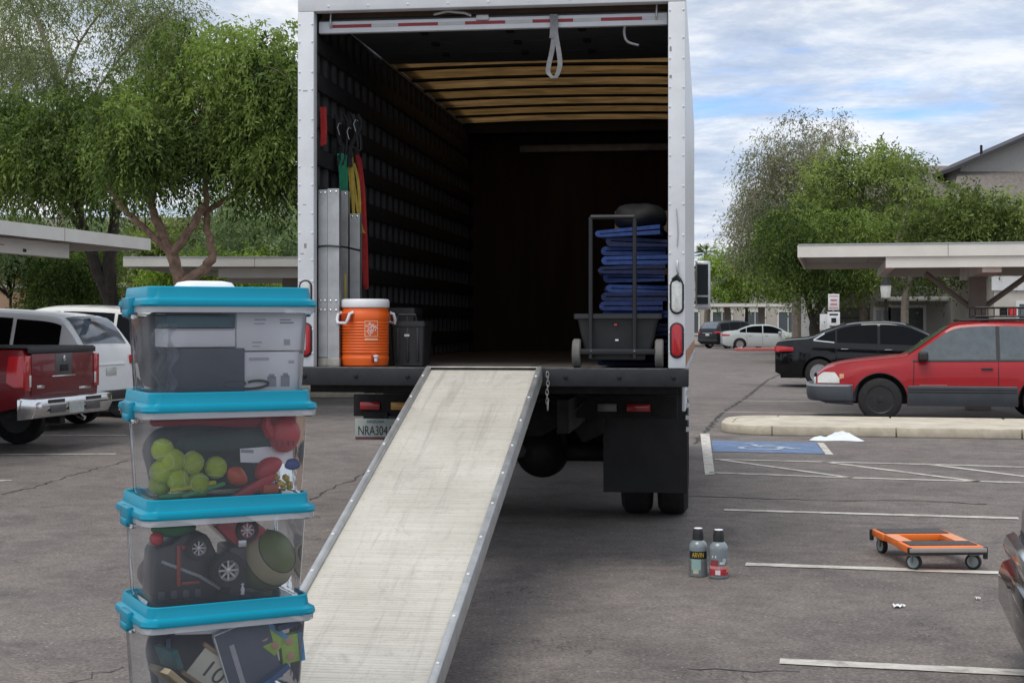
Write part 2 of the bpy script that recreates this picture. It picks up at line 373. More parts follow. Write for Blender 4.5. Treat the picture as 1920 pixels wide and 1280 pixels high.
# rear frame
for x0, x1 in ((0, 0.105), (W_-0.105, W_)):
    MB().box((x0, 0, ZB+0.003), (x1, 0.083, ZR-0.22)).build('rear_post', frame_white, tr, bevel=0.006)
MB().box((0, 0.002, ZR-0.2185), (W_, 0.085, ZR+0.01)).build('rear_header', frame_white, tr, bevel=0.006)
sill = MB().box((-0.02, -0.06, ZB-0.108), (W_+0.02, 0.075, ZB)).build('rear_sill', black_steel, tr, bevel=0.006)
MB().box((0.11, -0.058, ZB+.0005), (W_-0.11, 0.085, ZB+0.004)).build('wear_strip', M('scuffed_steel', (0.22, 0.22, 0.22), 0.5, 0.6, var=0.4, scale=25, dirt=0.6), sill)
for (z0, zs, m, nm) in ((1.715, 0.205, clear_lamp, 'marker_lamp'), (1.445, 0.205, red_lamp, 'tail_lamp')):
    for cx in (W_-0.052, 0.052):
        def stad(r, zz, n=9, h=zs): return [(cx + r*math.cos(R(180*i/n)), zz + h/2-0.036 + r*math.sin(R(180*i/n))) for i in range(n+1)] + [(cx - r*math.cos(R(180*i/n)), zz - h/2+0.036 - r*math.sin(R(180*i/n))) for i in range(n+1)]
        g = MB().prism(stad(0.044, z0), 1, -0.006, 0.02).build('lamp_gasket', black_plastic, tr, bevel=0.004)
        MB().rings([[(p[0], -0.006, p[1]) for p in stad(0.033, z0)], [(p[0], -0.016, p[1]) for p in stad(0.030, z0)], [(p[0], -0.020, p[1]) for p in stad(0.018, z0)]]).build(nm, m, g)
def hook(x, z):
    MB().tube([(x, -.004, z+.06), (x, -.02, z+.03), (x, -.022, z), (x+.01, -.012, z-.02)], 0.006, 6).build('tie_hook', alu, tr)
hook(W_-.05, 1.87)
MB().tube([(W_-.075, -.01, 1.815), (W_-.05, -.025, 1.84), (W_-.03, -.014, 1.81)], 0.013, 6).build('rubber_cap', black_plastic, tr)
MB().tube([(W_-.055, -.006, 2.25), (W_-.05, -.009, 2.19), (W_-.045, -.006, 2.10), (W_-.05, -.004, 2.02)], 0.003, 5).build('pull_wire', alu, tr)
rv_me = MB().lathe([(.007, 0), (.0068, .002), (.004, .0045), (.001, .005)], 8, Matrix.Rotation(R(90), 4, 'X')).mesh('rivet', frame_white)
for i in range(15):
    for xx in (.012, .095, W_-.095, W_-.012): inst('rivet', rv_me, tr, (xx, 0, 1.36+.15*i+.02*math.sin(i*3+xx)))
for i in range(9): inst('rivet', rv_me, tr, (.2+.255*i, .002, ZR-.19))
bolt_me = MB().lathe([(.014, 0), (.014, .006), (.008, .010)], 6, Matrix.Rotation(R(90), 4, 'X')).mesh('bolt', chassis)
for i in range(8): inst('bolt', bolt_me, tr, (.06+.33*i, -.06, ZB-.05))
MB().tube(smooth_line([(1.70, 1.47, 1.0), (1.62, 1.3, .93), (1.45, 1.2, 1.02), (1.2, 1.1, .95), (.9, 1.2, 1.04)], 5), .008, 5).build('wiring_loom', M('cable_black', (.02, .02, .02), .6), tr)
scratch = M('scuff_mark', (0.30, 0.27, 0.25), 0.8, var=0.3)
for x, z, a, b in ((0.045, 2.30, .022, .004), (.05, 2.04, .016, .03), (.03, 1.99, .02, .006), (W_-.09, 3.23, .012, .03), (W_-.09, 3.06, .014, .02), (.05, 3.02, .03, .006)):
    MB().cbox((x, -.0004, z), (a, .0012, b)).build('scuff', scratch, tr)
# roll-up door pushed up under the roof
door = MB().box((0.11, 0.10, 3.40), (W_-0.11, 0.145, 3.475)).build('roll_up_door', frame_white, tr, bevel=0.006)
dn = smooth_line([(0.147, 3.47, 0), (0.30, 3.545, 0), (0.6, 3.575, 0), (2.25, 3.585, 0)], 5)
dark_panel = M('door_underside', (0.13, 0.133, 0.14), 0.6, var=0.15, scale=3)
for i in range(5):
    y0, y1 = 0.16 + i*0.43, 0.16 + (i+1)*0.43 - 0.012
    def zd(y): return interp(y, [(p.x, p.y) for p in dn])
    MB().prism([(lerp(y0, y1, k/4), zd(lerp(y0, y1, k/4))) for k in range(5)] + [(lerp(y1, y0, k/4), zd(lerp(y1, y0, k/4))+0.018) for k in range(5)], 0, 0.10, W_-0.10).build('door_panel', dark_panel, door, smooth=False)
    if i: 
        for xx in (0.62, 1.22, 1.72):
            MB().cbox((xx, y0, zd(y0)-.012), (0.05, 0.09, 0.014)).build('hinge', black_steel, door)
MB().box((0.106, 0.20, 3.49), (W_-0.106, 0.225, 3.60)).build('wooden_header', M('header_wood', (0.22, 0.14, 0.085), 0.75, var=0.2, scale=6), tr)
x = 0.20; k = 0
while x < W_-0.2:
    L = 0.255 if k % 2 == 0 else 0.17
    MB().box((x, 0.0965, 3.432), (min(x+L, W_-.14), 0.0988, 3.452)).build('reflective_tape', tape_r if k % 2 == 0 else tape_w, door); x += L + 0.002; k += 1
for xx in (0.19, W_-0.18):
    MB().tube([(xx, 0.10, 3.43), (xx, 0.085, 3.45), (xx+.004, 0.09, 3.54)], 0.006, 6).build('latch_cable', alu, door)
MB().box((1.13, .088, 3.455), (1.21, .1, 3.49)).build('door_latch', alu, door, bevel=.004)
MB().tube([(0.86, .094, 3.50), (0.95, .08, 3.515), (1.06, .075, 3.50), (1.10, .085, 3.485)], .009, 6).build('latch_handle', alu, door)
# pull strap hanging from the door
web = M('grey_webbing', (0.22, 0.22, 0.23), 0.85, var=0.15, scale=40)
def strap_mesh(path, wdt, nrm=Vector((1, 0, 0)), th=0.003):
    P = smooth_line(path, 5); mb = MB(); rings = []
    for p in P:
        a = nrm * wdt / 2; b = Vector((0, th, 0)) if abs(nrm.x) > .5 else Vector((th, 0, 0))
        rings.append([(p-a-b).to_tuple(), (p+a-b).to_tuple(), (p+a+b).to_tuple(), (p-a+b).to_tuple()])
    return mb.rings(rings)
strap_mesh([(1.63, .09, 3.47), (1.635, .085, 3.36), (1.66, .08, 3.2), (1.655, .08, 3.13), (1.63, .082, 3.08), (1.61, .085, 3.09), (1.585, .09, 3.13), (1.61, .088, 3.25), (1.625, .086, 3.36)], 0.030).build('pull_strap', web, door)
strap_mesh([(1.62, .086, 3.48), (1.625, .083, 3.42), (1.62, .084, 3.33)], 0.05).build('strap_tab', web, door)
MB().tube(smooth_line([(2.07, .12, 3.42), (2.06, .11, 3.36), (2.08, .10, 3.30), (2.15, .10, 3.275)], 5), .008, 6).build('loose_cord', web, door)
# roof sheets between dark bows, made translucent to light up the ceiling bands
def glow_panel(name, col):                      # thin yellowed fibreglass roof sheet that lets some daylight through
    m = bpy.data.materials.new(name); m.use_nodes = True; t = m.node_tree; t.nodes.clear(); o = N(t, 'ShaderNodeOutputMaterial'); tl = N(t, 'ShaderNodeBsdfTranslucent'); df = N(t, 'ShaderNodeBsdfDiffuse'); mx = N(t, 'ShaderNodeMixShader'); mx.inputs[0].default_value = .5
    tcn = N(t, 'ShaderNodeTexCoord'); mp = N(t, 'ShaderNodeMapping'); mp.inputs['Scale'].default_value = (1, 3, 1); t.links.new(tcn.outputs['Object'], mp.inputs[0])
    f = noise(t, mp.outputs[0], 2.6, 7, .65, .5); t.links.new(ramp(t, f, [(.32, tuple(c*.40 for c in col)), (.5, tuple(c*.9 for c in col)), (.68, tuple(c*1.5 for c in col))]), tl.inputs[0]); df.inputs[0].default_value = (.34, .22, .11, 1)
    t.links.new(df.outputs[0], mx.inputs[1]); t.links.new(tl.outputs[0], mx.inputs[2]); t.links.new(mx.outputs[0], o.inputs[0]); return m
roof_sheets = [glow_panel('roof_sheet_pale', (.155, .092, .036)), glow_panel('roof_sheet_warm', (.135, .078, .028))]
def sag(x): return -0.02*((x-W_/2)/1.2)**2
bow_y = [2.30 + 0.56*i for i in range(8)]
for i, yb in enumerate(bow_y):
    def bowr(x): z = ZR-.094+sag(x); return [(x, yb-.035, z), (x, yb+.035, z), (x, yb+.035, z+.0165), (x, yb-.035, z+.0165)]
    MB().rings([bowr(lerp(.052, W_-.052, q/12)) for q in range(13)]).build('roof_bow', black_steel, tr, smooth=False)
    if i < 7:
        MB().grid(lambda a, b: (lerp(.045, W_-.045, a), lerp(yb-.01, yb+.57, b), ZR-.0765+.0015*(i % 2)+sag(lerp(.06, W_-.06, a))), 14, 2).build('roof_panel', roof_sheets[i % 2], tr)
MB().box((0.06, BL-.34, ZR-.20), (W_-.06, BL-.041, ZR-.03)).build('attic_beam', black_steel, tr)
MB().box((0.06, .087, ZR-.05), (W_-.06, 2.245, ZR-.03)).build('roof_skin', white_paint, tr)
MB().box((0.6, BL-.085, 3.36), (W_-.06, BL-.045, 3.44)).build('bulkhead_rail', M('dull_rail', (0.30, 0.30, 0.31), 0.5, 0.3, var=.2), tr, bevel=.01)
# wall posts and slats
post_m = M('wall_post_grey', (0.075, 0.078, 0.082), 0.7, 0.1, var=0.3, scale=8, dirt=.4)
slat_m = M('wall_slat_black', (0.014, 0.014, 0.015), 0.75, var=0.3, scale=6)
pm = MB().box((0, -.022, 0), (0.028, .022, ZR-.16-ZB)).mesh('wall_post', post_m)
for i in range(28):
    y = 0.22 + 0.225*i
    inst('wall_post', pm, tr, (0.051, y, ZB+.002)); inst('wall_post', pm, tr, (W_-.079, y, ZB+.002))
sm = MB().box((0, 0.11, -.055), (0.02, BL-.06, .055)).mesh('wall_slat', slat_m, bevel=.004)
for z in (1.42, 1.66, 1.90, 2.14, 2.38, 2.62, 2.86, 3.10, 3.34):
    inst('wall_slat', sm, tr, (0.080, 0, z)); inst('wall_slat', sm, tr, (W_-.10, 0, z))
# chassis
for xx in (0.80, 1.56):
    MB().box((xx, 0.9, 0.80), (xx+.08, 8.2, 1.03)).build('frame_rail', chassis, tr)
for i in range(13):
    MB().box((0.05, 0.12+i*.5, 1.11 if i < 3 else 1.032), (W_-.05, 0.18+i*.5, 1.20)).build('cross_member', chassis, tr)
MB().box((.03, .078, 1.201), (W_-.03, BL, 1.223)).build('floor_underside', chassis, tr)
MB().prism([(.60, 1.02), (1.86, 1.02), (1.84, .55), (1.72, .38), (1.62, .50), (1.50, .42), (1.36, .36), (1.1, .33), (.9, .38), (.72, .46), (.62, .6)], 1, 3.55, 4.1).build('underbody_dark_fill', chassis, tr, bevel=.03)  # added block that fills the space under the truck with black
MB().prism([(1.5, 1.02), (1.80, 1.02), (1.78, .70), (1.62, .62), (1.54, .74)], 1, 2.3, 2.5).build('spring_hanger', chassis, tr, bevel=.02)
MB().prism([(.9, 1.03), (1.56, 1.03), (1.5, .80), (1.36, .72), (1.05, .72), (.95, .82)], 1, 1.7, 1.85).build('tow_frame', chassis, tr, bevel=.02)
MB().box((0.0, 1.50, 0.87), (0.60, 1.56, 1.03)).build('lamp_bracket', chassis, tr)
MB().box((1.60, 1.50, 0.87), (2.36, 1.56, 1.03)).build('lamp_bracket', chassis, tr)
for xa, xb, m, nm in ((.05, .20, red_lamp, 'low_tail_lamp'), (.28, .42, amber_lamp, 'low_indicator_lamp'), (1.79, 1.93, M('dull_lamp', (.20, .20, .20), .3, var=.2), 'low_reversing_lamp'), (2.0, 2.17, red_lamp, 'low_tail_lamp')):
    MB().box((xa, 1.483, .918), (xb, 1.499, .975)).build(nm, m, tr, bevel=.006)
plate = MB().box((0.02, 1.46, 0.70), (0.325, 1.465, 0.855)).build('licence_plate', M('plate_paint', (0.42, 0.46, 0.44), .5, var=.1, dirt=.3), tr, bevel=.002)
PR = Matrix.Rotation(R(90), 4, 'X')
text('plate_number', 'NRA304A', 0.095, M('plate_ink', (.02, .03, .035), .6), plate, Matrix.Translation((.1725, 1.4585, .765)) @ PR, sx=0.66)
text('plate_state', 'ARIZONA', 0.03, M('plate_ink_teal', (.05, .16, .17), .6), plate, Matrix.Translation((.1725, 1.4585, .833)) @ PR)
MB().box((.022, 1.4590, .702), (.323, 1.4598, .722)).build('plate_band', M('plate_purple', (.14, .06, .07), .6), plate)
MB().box((.08, 1.466, .85), (.26, 1.50, .90)).build('plate_bracket', chassis, plate)
def truck_wheel(x, y, r=0.49, wd=.24):
    t_ = MB().lathe([(r*.58, -wd/2), (r*.9, -wd/2), (r*.985, -wd/2+.03), (r, -wd/4), (r, wd/4), (r*.985, wd/2-.03), (r*.9, wd/2), (r*.58, wd/2)], 36, Matrix.Translation((x, y, r)) @ Matrix.Rotation(R(90), 4, 'Y'), cap=False).build('wheel', rubber, tr)
    MB().lathe([(r*.57, -wd*.3), (r*.5, -wd*.1), (r*.2, 0), (r*.2, wd*.2), (r*.02, wd*.2)], 24, Matrix.Translation((x, y, r)) @ Matrix.Rotation(R(90), 4, 'Y')).build('rim', M('steel_rim', (.25, .25, .25), .5, .5, var=.2, dirt=.4), t_)
YW = 3.05
for xx in (0.14, 0.43, W_-.43, W_-.14): truck_wheel(xx, YW)
for xx in (0.22, W_-.22): truck_wheel(xx, 8.0)
MB().tube([(0.12, YW, .49), (W_-.12, YW, .49)], .075, 12).lathe([(.02, -.25), (.09, -.235), (.16, -.19), (.205, -.11), (.225, 0), (.20, .11), (.12, .2), (.05, .24)], 28, Matrix.Translation((1.22, YW, .50)) @ Matrix.Rotation(R(90), 4, 'X')).build('rear_axle', chassis, tr)
for xx in (.72, 1.72):
    MB().tube([(xx, YW-.75, .86), (xx, YW, .60), (xx, YW+.75, .86)], .05, 6).build('leaf_spring', chassis, tr)
    MB().tube([(xx+.1, YW-.25, .36), (xx+.05, YW-.45, 1.0)], .04, 8).build('shock_absorber', chassis, tr)
MB().tube([(1.05, YW-.5, .62), (1.1, YW-1.2, .66), (1.3, .9, .68)], .05, 8).build('exhaust_pipe', M('rusty_pipe', (.02, .017, .015), .8, .2, var=.3), tr)
MB().tube([(1.22, YW+.2, .5), (1.22, 7.0, .62)], .05, 8).build('drive_shaft', chassis, tr)
flap_m = M('mud_flap_rubber', (.011, .0115, .013), .6, var=.35, scale=5, dirt=.3, dcol=(.035, .03, .027))
for x0 in (.02, W_-.67):
    MB().grid(lambda a, b: (x0 + .65*a, YW-.62 - .03*math.sin(b*2.2) , .235 + .80*b), 4, 6).grid(lambda a, b: (x0 + .65*a, YW-.612 - .03*math.sin(b*2.2) , .235 + .80*b), 4, 6).build('mud_flap', flap_m, tr)
# side equipment, cab
MB().tube([(W_-.30, 4.3, .72), (W_-.30, 5.5, .72)], .27, 20).build('fuel_tank', M('tank_alu', (.55, .56, .57), .35, .8, var=.1), tr, bevel=.02)
for i in range(4): MB().cbox((W_+.005, .55+.16*i, 1.10-.09*i), (.03, .05, .03)).build('side_marker', clear_lamp, tr)
MB().box((W_-.03, .5, .98), (W_-.005, 1.25, 1.16)).build('side_box', frame_white, tr, bevel=.01)
cabz = [(BL+.12, 0.62), (BL+.12, 2.45), (BL+.35, 2.62), (BL+1.05, 2.6), (BL+1.45, 1.85), (BL+2.35, 1.62), (BL+2.5, 1.4), (BL+2.5, .55), (BL+1.95, .55), (BL+1.85, .95), (BL+1.45, 1.12), (BL+1.05, .95), (BL+.95, .62)]
MB().prism([(y, z) for y, z in cabz], 0, .12, W_-.12).build('cab', white_paint, tr, bevel=.05, seg=3)
MB().prism([(BL+.45, 1.75), (BL+1.30, 1.75), (BL+1.02, 2.42), (BL+.45, 2.42)], 0, .112, W_-.112).build('cab_window', glass_dark, tr)
MB().prism([(BL+1.08, 2.50), (BL+1.42, 1.92), (BL+1.45, 1.93), (BL+1.10, 2.52)], 0, .25, W_-.25).build('windscreen', glass_dark, tr)
for s, xm in ((1, W_+.005), (-1, -.185)):
    mz = MB().box((xm, BL+.78, 1.70), (xm+.165, BL+.86, 2.24)).build('mirror', M('mirror_shell', (.55, .56, .57), .3, .4, var=.1), tr, bevel=.03, seg=3)
    MB().box((xm+.02, BL+.776, 1.86), (xm+.14, BL+.779, 2.20)).build('mirror_glass', M('mirror_glass', (.012, .016, .018), .35, spec=.3), mz)
    MB().box((xm+.02, BL+.776, 1.76), (xm+.14, BL+.779, 1.84)).build('mirror_glass', M('mirror_glass', (.03, .04, .045), .08), mz)
    MB().tube([(xm+.1 if s > 0 else xm+.09, BL+.86, 2.15), (W_-.15 if s > 0 else .15, BL+.95, 2.2)], .015, 6).tube([(xm+.1 if s > 0 else xm+.09, BL+.86, 1.8), (W_-.15 if s > 0 else .15, BL+.95, 1.75)], .015, 6).build('mirror_arm', black_steel, mz)
# chain beside the ramp
ch_m = M('zinc_chain', (.45, .44, .42), .4, .8, var=.2)
lk = MB().tube([(.014*math.cos(R(a)), 0, .024*math.sin(R(a))) for a in range(0, 361, 30)], .0045, 6, cap=False).mesh('chain_link', ch_m)
for i in range(8):
    inst('chain_link', lk, tr, (1.60 + .003*math.sin(i), -.085, 1.235-.027*i), (0, 0, R(90*(i % 2)+15)), (.62, .62, .8) if i < 7 else (.9, .8, 1.2))

# ------------------------------------------------------------------ loading ramp
RP = math.atan2(836, 2797); RL = (ZB-.01)/math.sin(RP)
rampo = thing('loading_ramp', 'long pale aluminium loading ramp running from the truck bed down to the asphalt', 'ramp', T(0, -.07, 0), -TA)
def ramp_deck_mat():
    m = bpy.data.materials.new('ramp_deck'); m.use_nodes = True; t = m.node_tree; b = t.nodes['Principled BSDF']
    tcn = N(t, 'ShaderNodeTexCoord'); v = tcn.outputs['Object']
    c = ramp(t, noise(t, v, 1.6, 6, .6), [(.3, (.52, .49, .425)), (.7, (.68, .65, .58))])
    mp = N(t, 'ShaderNodeMapping'); mp.inputs['Scale'].default_value = (9, .5, .5); t.links.new(v, mp.inputs[0])
    c = mix(t, ramp(t, noise(t, mp.outputs[0], 1.4, 6, .7, .4), [(.54, (0, 0, 0)), (.70, (.55, .55, .55))]), c, (.33, .31, .28, 1))
    mq = N(t, 'ShaderNodeMapping'); mq.inputs['Scale'].default_value = (.7, 60, 1); t.links.new(v, mq.inputs[0])
    c = mix(t, 1.0, c, ramp(t, noise(t, mq.outputs[0], 1.6, 3, .6), [(.36, (.90, .895, .885)), (.56, (1.03, 1.03, 1.03))]), 'MULTIPLY')
    c = mix(t, ramp(t, noise(t, v, 5, 8, .75, 1.2, (7, 1, 0)), [(.55, (0, 0, 0)), (.70, (.45, .45, .45))]), c, (.34, .32, .29, 1))
    c = mix(t, ramp(t, noise(t, v, 28, 5, .75), [(.54, (0, 0, 0)), (.70, (.5, .5, .5))]), c, (.36, .34, .31, 1))
    c = mix(t, ramp(t, noise(t, v, 90, 2, .6), [(.68, (0, 0, 0)), (.74, (.6, .6, .6))]), c, (.12, .11, .10, 1))
    t.links.new(c, b.inputs['Base Color']); b.inputs['Roughness'].default_value = .55; b.inputs['Metallic'].default_value = 0.15
    wv = N(t, 'ShaderNodeTexWave', bands_direction='Y'); wv.inputs['Scale'].default_value = 16; wv.inputs['Distortion'].default_value = .4; t.links.new(v, wv.inputs[0])
    bn = N(t, 'ShaderNodeBump'); bn.inputs['Strength'].default_value = .10; bn.inputs['Distance'].default_value = .004
    t.links.new(wv.outputs[1], bn.inputs['Height']); t.links.new(bn.outputs[0], b.inputs['Normal']); return m
RM = Matrix.Translation((0.842, 0, ZB-.004)) @ Matrix.Rotation(RP, 4, 'X')      # local -y runs down the slope
RWd = 0.725
rdm = ramp_deck_mat()
npan = 4
for i in range(1):
    MB().box((.035, -RL, -.025), (RWd-.035, 0.0, .0)).build('deck', rdm, rampo).matrix_local = RM
tm = MB()
for i in range(int((RL-.06)/.02)): tm.box((.037, -.05-.02*i, -.001), (RWd-.037, -.041-.02*i, .0007))
tr_o = tm.build('tread_ribs', rdm, rampo, smooth=False); tr_o.matrix_local = RM; tr_o['kind'] = 'stuff'
for i in range(11):
    for xx in (.017, RWd-.017): inst('rivet', rv_me, rampo).matrix_local = RM @ Matrix.Translation((xx, -.2-.38*i, .024)) @ Matrix.Rotation(R(-90), 4, 'X') @ Matrix.Scale(1.1, 4)
for x0, x1 in ((0, .034), (RWd-.034, RWd)):
    MB().prism([(x0, -.075), (x1, -.075), (x1, .018), (x1-.008, .024), (x0+.008, .024), (x0, .018)], 1, -RL+.02, -.005).build('side_rail', alu, rampo, bevel=.003).matrix_local = RM
for i in range(9):
    MB().box((.035, -.25-.5*i, -.07), (RWd-.035, -.21-.5*i, -.026)).build('cross_brace', alu, rampo).matrix_local = RM
MB().box((.02, -.03, .001), (RWd-.02, .045, .006)).build('hook_plate', M('plate_alu', (.62, .60, .55), .5, .3, var=.2, dirt=.3), rampo, bevel=.001).location = (.842, 0, ZB+.006)

# ------------------------------------------------------------------ things in the truck
def tthing(name, label, cat, x, y, z=ZB+.004, rz=0.0, group=None): return thing(name, label, cat, T(x, y, z), -TA + rz, group)
# folded aluminium planks standing just inside the left post
for i, (x, y, h, wd, lab) in enumerate(((.135, .14, 1.13, .058, 'leftmost tall aluminium plank standing inside the left door post'),
                                        (.206, .13, 1.135, .075, 'tall riveted aluminium plank second from the left door post'),
                                        (.188, .46, 1.15, .064, 'tall aluminium plank half hidden behind the orange cooler'),
                                        (.264, .47, 1.0, .068, 'shortest aluminium plank, right of the others behind the cooler'))):
    o = tthing('aluminium_plank', lab, 'plank', x, y, group='aluminium planks by the left door post')
    MB().prism([(-wd/2, -.03), (wd/2, -.03), (wd/2, .03), (wd/2-.006, .03), (wd/2-.006, -.022), (-wd/2+.006, -.022), (-wd/2+.006, .03), (-wd/2, .03)], 2, .02 if i else 0.06, h).build('channel', alu, o)
    MB().box((-wd/2-.004, -.036, 0), (wd/2+.004, .034, .055)).build('foot', M('worn_alu', (.42, .41, .37), .6, .4, var=.3, dirt=.5), o, bevel=.006)
    for z in (h-.02, .42, .36):
        MB().lathe([(.006, 0), (.006, .004), (.003, .006)], 8, Matrix.Translation((-wd/4, -.031, z)) @ Matrix.Rotation(R(90), 4, 'X')).lathe([(.006, 0), (.006, .004), (.003, .006)], 8, Matrix.Translation((wd/4, -.031, z)) @ Matrix.Rotation(R(90), 4, 'X')).build('rivet', chrome, o)
    if i == 2: MB().box((.008, -.0325, .12), (.022, -.0305, .60)).build('caution_strip', M('caution_yellow', (.55, .45, .08), .6, var=.3), o)
tag(MB().tube([T(.10, .10, 2.04), T(.17, .088, 2.045), T(.25, .09, 2.04), T(.262, .2, 2.04), T(.302, .42, 2.03)], .007, 6).build('tie_strap', black_plastic), 'thin black strap tied round the aluminium planks', 'strap')
# orange cooler
cool_or = M('cooler_orange', (.80, .125, .012), .42, var=.06, scale=6, coat=.15, dirt=.12, dcol=(.35, .08, .02))
cool_wh = M('cooler_white', (.78, .78, .80), .4, var=.05, dirt=.15, dcol=(.45, .43, .42))
co = tthing('drink_cooler', 'bright orange round drink cooler with a white lid on the truck sill', 'cooler', .383, .22, rz=.0)
r0, hc = .156, .375
prof = [(.135, 0), (.150, .008), (r0, .05), (r0, .06), (.1525, .064)]
for i in range(11): prof += [(.1525, .085+i*.0185), (.156, .0885+i*.0185), (.156, .0965+i*.0185), (.1525, .1+i*.0185)]
prof += [(.155, .30), (.157, .345), (.152, .35), (.152, hc)]
MB().lathe(prof, 48).build('tub', cool_or, co, angle=50)
MB().lathe([(.150, hc+.001), (.158, hc+.003), (.160, hc+.01), (.159, hc+.045), (.152, hc+.055), (.13, hc+.057), (.125, hc+.05)], 40).build('lid', cool_wh, co)
for a in (-125, 35):
    ca, sa = math.cos(R(a)), math.sin(R(a)); tv = Vector((-sa, ca, 0)); rv = Vector((ca, sa, 0))
    P = [rv*.152 + tv*s*.055 + Vector((0, 0, z)) for s, z in ((-1, .345), (-1, .34))]
    path = [rv*.150 + tv*-.055 + Vector((0,0,.345)), rv*.178 + tv*-.055 + Vector((0,0,.335)), rv*.19 + tv*-.052 + Vector((0,0,.30)), rv*.192 + tv*-.04 + Vector((0,0,.278)),
            rv*.195 + tv*.04 + Vector((0,0,.278)), rv*.19 + tv*.052 + Vector((0,0,.30)), rv*.178 + tv*.055 + Vector((0,0,.335)), rv*.150 + tv*.055 + Vector((0,0,.345))]
    MB().tube(path, .010, 8).build('handle', cool_wh, co)
    MB().cbox((0, 0, 0), (.014, .10, .05), Matrix.Translation(rv*.154 + Vector((0, 0, .315))) @ Matrix.Rotation(R(a), 4, 'Z')).build('handle_recess_shade', M('cooler_shadow', (.42, .05, .01), .5), co, bevel=.004)  # block in darker orange; the recess shade is put into its colour
la = R(-62)
LMt = Matrix.Translation((.1592*math.cos(la), .1592*math.sin(la), 0)) @ Matrix.Rotation(la + R(90), 4, 'Z')
def curved(x0, x1, z0, z1, rr=.1585):          # panel wrapped on the tub, x along the girth
    return MB().grid(lambda a, b: (rr*math.cos(la+lerp(x0, x1, a)/rr), rr*math.sin(la+lerp(x0, x1, a)/rr), lerp(z0, z1, b)), 8, 1)
emb = curved(-.042, .046, .165, .292, .1572).build('emblem_panel', cool_or, co)
for nm, q in (('emblem_edge', (-.042, -.038, .19, .292)), ('emblem_edge', (.042, .046, .19, .292)), ('emblem_edge', (-.042, .046, .288, .292)), ('emblem_edge', (-.042, .046, .19, .194)), ('emblem_caption', (-.042, .046, .168, .178))):
    curved(*q, .1585).build(nm, M('print_peach', (.85, .55, .38), .6), emb)
for s, dx, dz in (('THE', -.018, .018), ('HOME', -.004, .002), ('DEPOT', .013, -.012)):
    text('emblem_lettering', s, .030, M('print_white', (.86, .82, .76), .6), emb, LMt @ Matrix.Translation((dx*.9, -.0022, .241+dz*1.1)) @ PR @ Matrix.Rotation(R(42), 4, 'Z'), sx=.78)
MB().box((-.022, -.005, .032), (.022, .004, .085), Matrix.Translation((.155*math.cos(la+.15), .155*math.sin(la+.15), 0)) @ Matrix.Rotation(la + .15 + R(90), 4, 'Z')).build('tap_recess_shade', M('cooler_shadow', (.42, .05, .01), .5), co, bevel=.004)  # tap hollow drawn as a block with its shade painted in
MB().lathe([(.006, .03), (.011, .036), (.012, .06), (.018, .064), (.018, .072), (.006, .075)], 12, Matrix.Translation((.178*math.cos(la+.15), .178*math.sin(la+.15), 0))).build('tap', cool_wh, co)
# black crates to the right of the cooler
def tote(name, lab, cat, x, y, L, W, H, rz=0, m=black_plastic):
    o = tthing(name, lab, cat, x, y, rz=rz)
    MB().rings([rrect(L*.86, W*.86, .02, 0), rrect(L*.86, W*.86, .02, .012), rrect(L*.97, W*.97, .02, H*.88), rrect(L, W, .02, H*.885), rrect(L, W, .02, H), rrect(L-.014, W-.014, .015, H), rrect(L*.84, W*.84, .015, .02)]).build('tub', m, o)
    for i in (-1, 0, 1):
        MB().box((i*L*.28-.008, -W*.5+.004, .03), (i*L*.28+.008, -W*.43, H*.85)).build('rib', m, o, bevel=.003)
    return o
o = tote('black_crate', 'small black plastic crate standing right of the orange cooler', 'crate', .635, .50, .235, .30, .29)
MB().box((-.02, -.147, .19), (.014, -.143, .205)).build('label_tag', M('tag_grey', (.45, .45, .45), .5), o)
MB().tube([(-.06, -.14, .29), (-.055, -.145, .33), (.055, -.145, .33), (.06, -.14, .29)], .008, 6).build('bail_handle', black_plastic, o)
o = tote('black_crate', 'taller black plastic crate behind the cooler, in the dark', 'crate', .50, .80, .25, .28, .38)
# straps and cords hung on the left wall
def hanging(name, lab, cat, pts_list, wd, mat):
    o = thing(name, lab, cat, T(*pts_list[0][0]), 0); inv = Matrix.Translation(-T(*pts_list[0][0]))
    for pts in pts_list:
        P = [inv @ T(*p) for p in pts]; mb = strap_mesh(P, wd, Vector((math.cos(TA), -math.sin(TA), 0))); mb.build('strap_loop', mat, o)
    return o
fab = lambda n, c: M(n, c, .85, var=.2, scale=30)
hanging('green_strap', 'green webbing strap hanging on the left truck wall', 'strap', [[(.14, .50, 2.68), (.155, .50, 2.5), (.15, .50, 2.34)], [(.165, .50, 2.68), (.175, .50, 2.52), (.172, .50, 2.35)], [(.185, .51, 2.67), (.19, .51, 2.55), (.186, .51, 2.36)]], .022, fab('green_web', (.02, .22, .12)))
hanging('yellow_rope', 'yellow webbing bundle hanging on the left truck wall beside the green strap', 'strap', [[(.205, .52, 2.69), (.215, .52, 2.5), (.24, .52, 2.28), (.27, .52, 2.17)], [(.22, .53, 2.69), (.24, .53, 2.45), (.285, .53, 2.2), (.31, .53, 2.15)], [(.225, .51, 2.65), (.235, .51, 2.45), (.245, .51, 2.25), (.30, .50, 2.19)], [(.23, .55, 2.62), (.26, .55, 2.5), (.272, .55, 2.3), (.255, .55, 2.22)]], .02, fab('yellow_web', (.40, .29, .05)))
hanging('red_strap', 'red webbing strap hanging low behind the shortest plank', 'strap', [[(.245, .60, 2.68), (.262, .60, 2.55), (.27, .60, 2.30), (.285, .60, 2.0), (.295, .60, 1.80)], [(.255, .61, 2.66), (.28, .61, 2.45), (.30, .61, 2.05), (.305, .61, 1.78)]], .026, fab('red_web', (.36, .02, .02)))
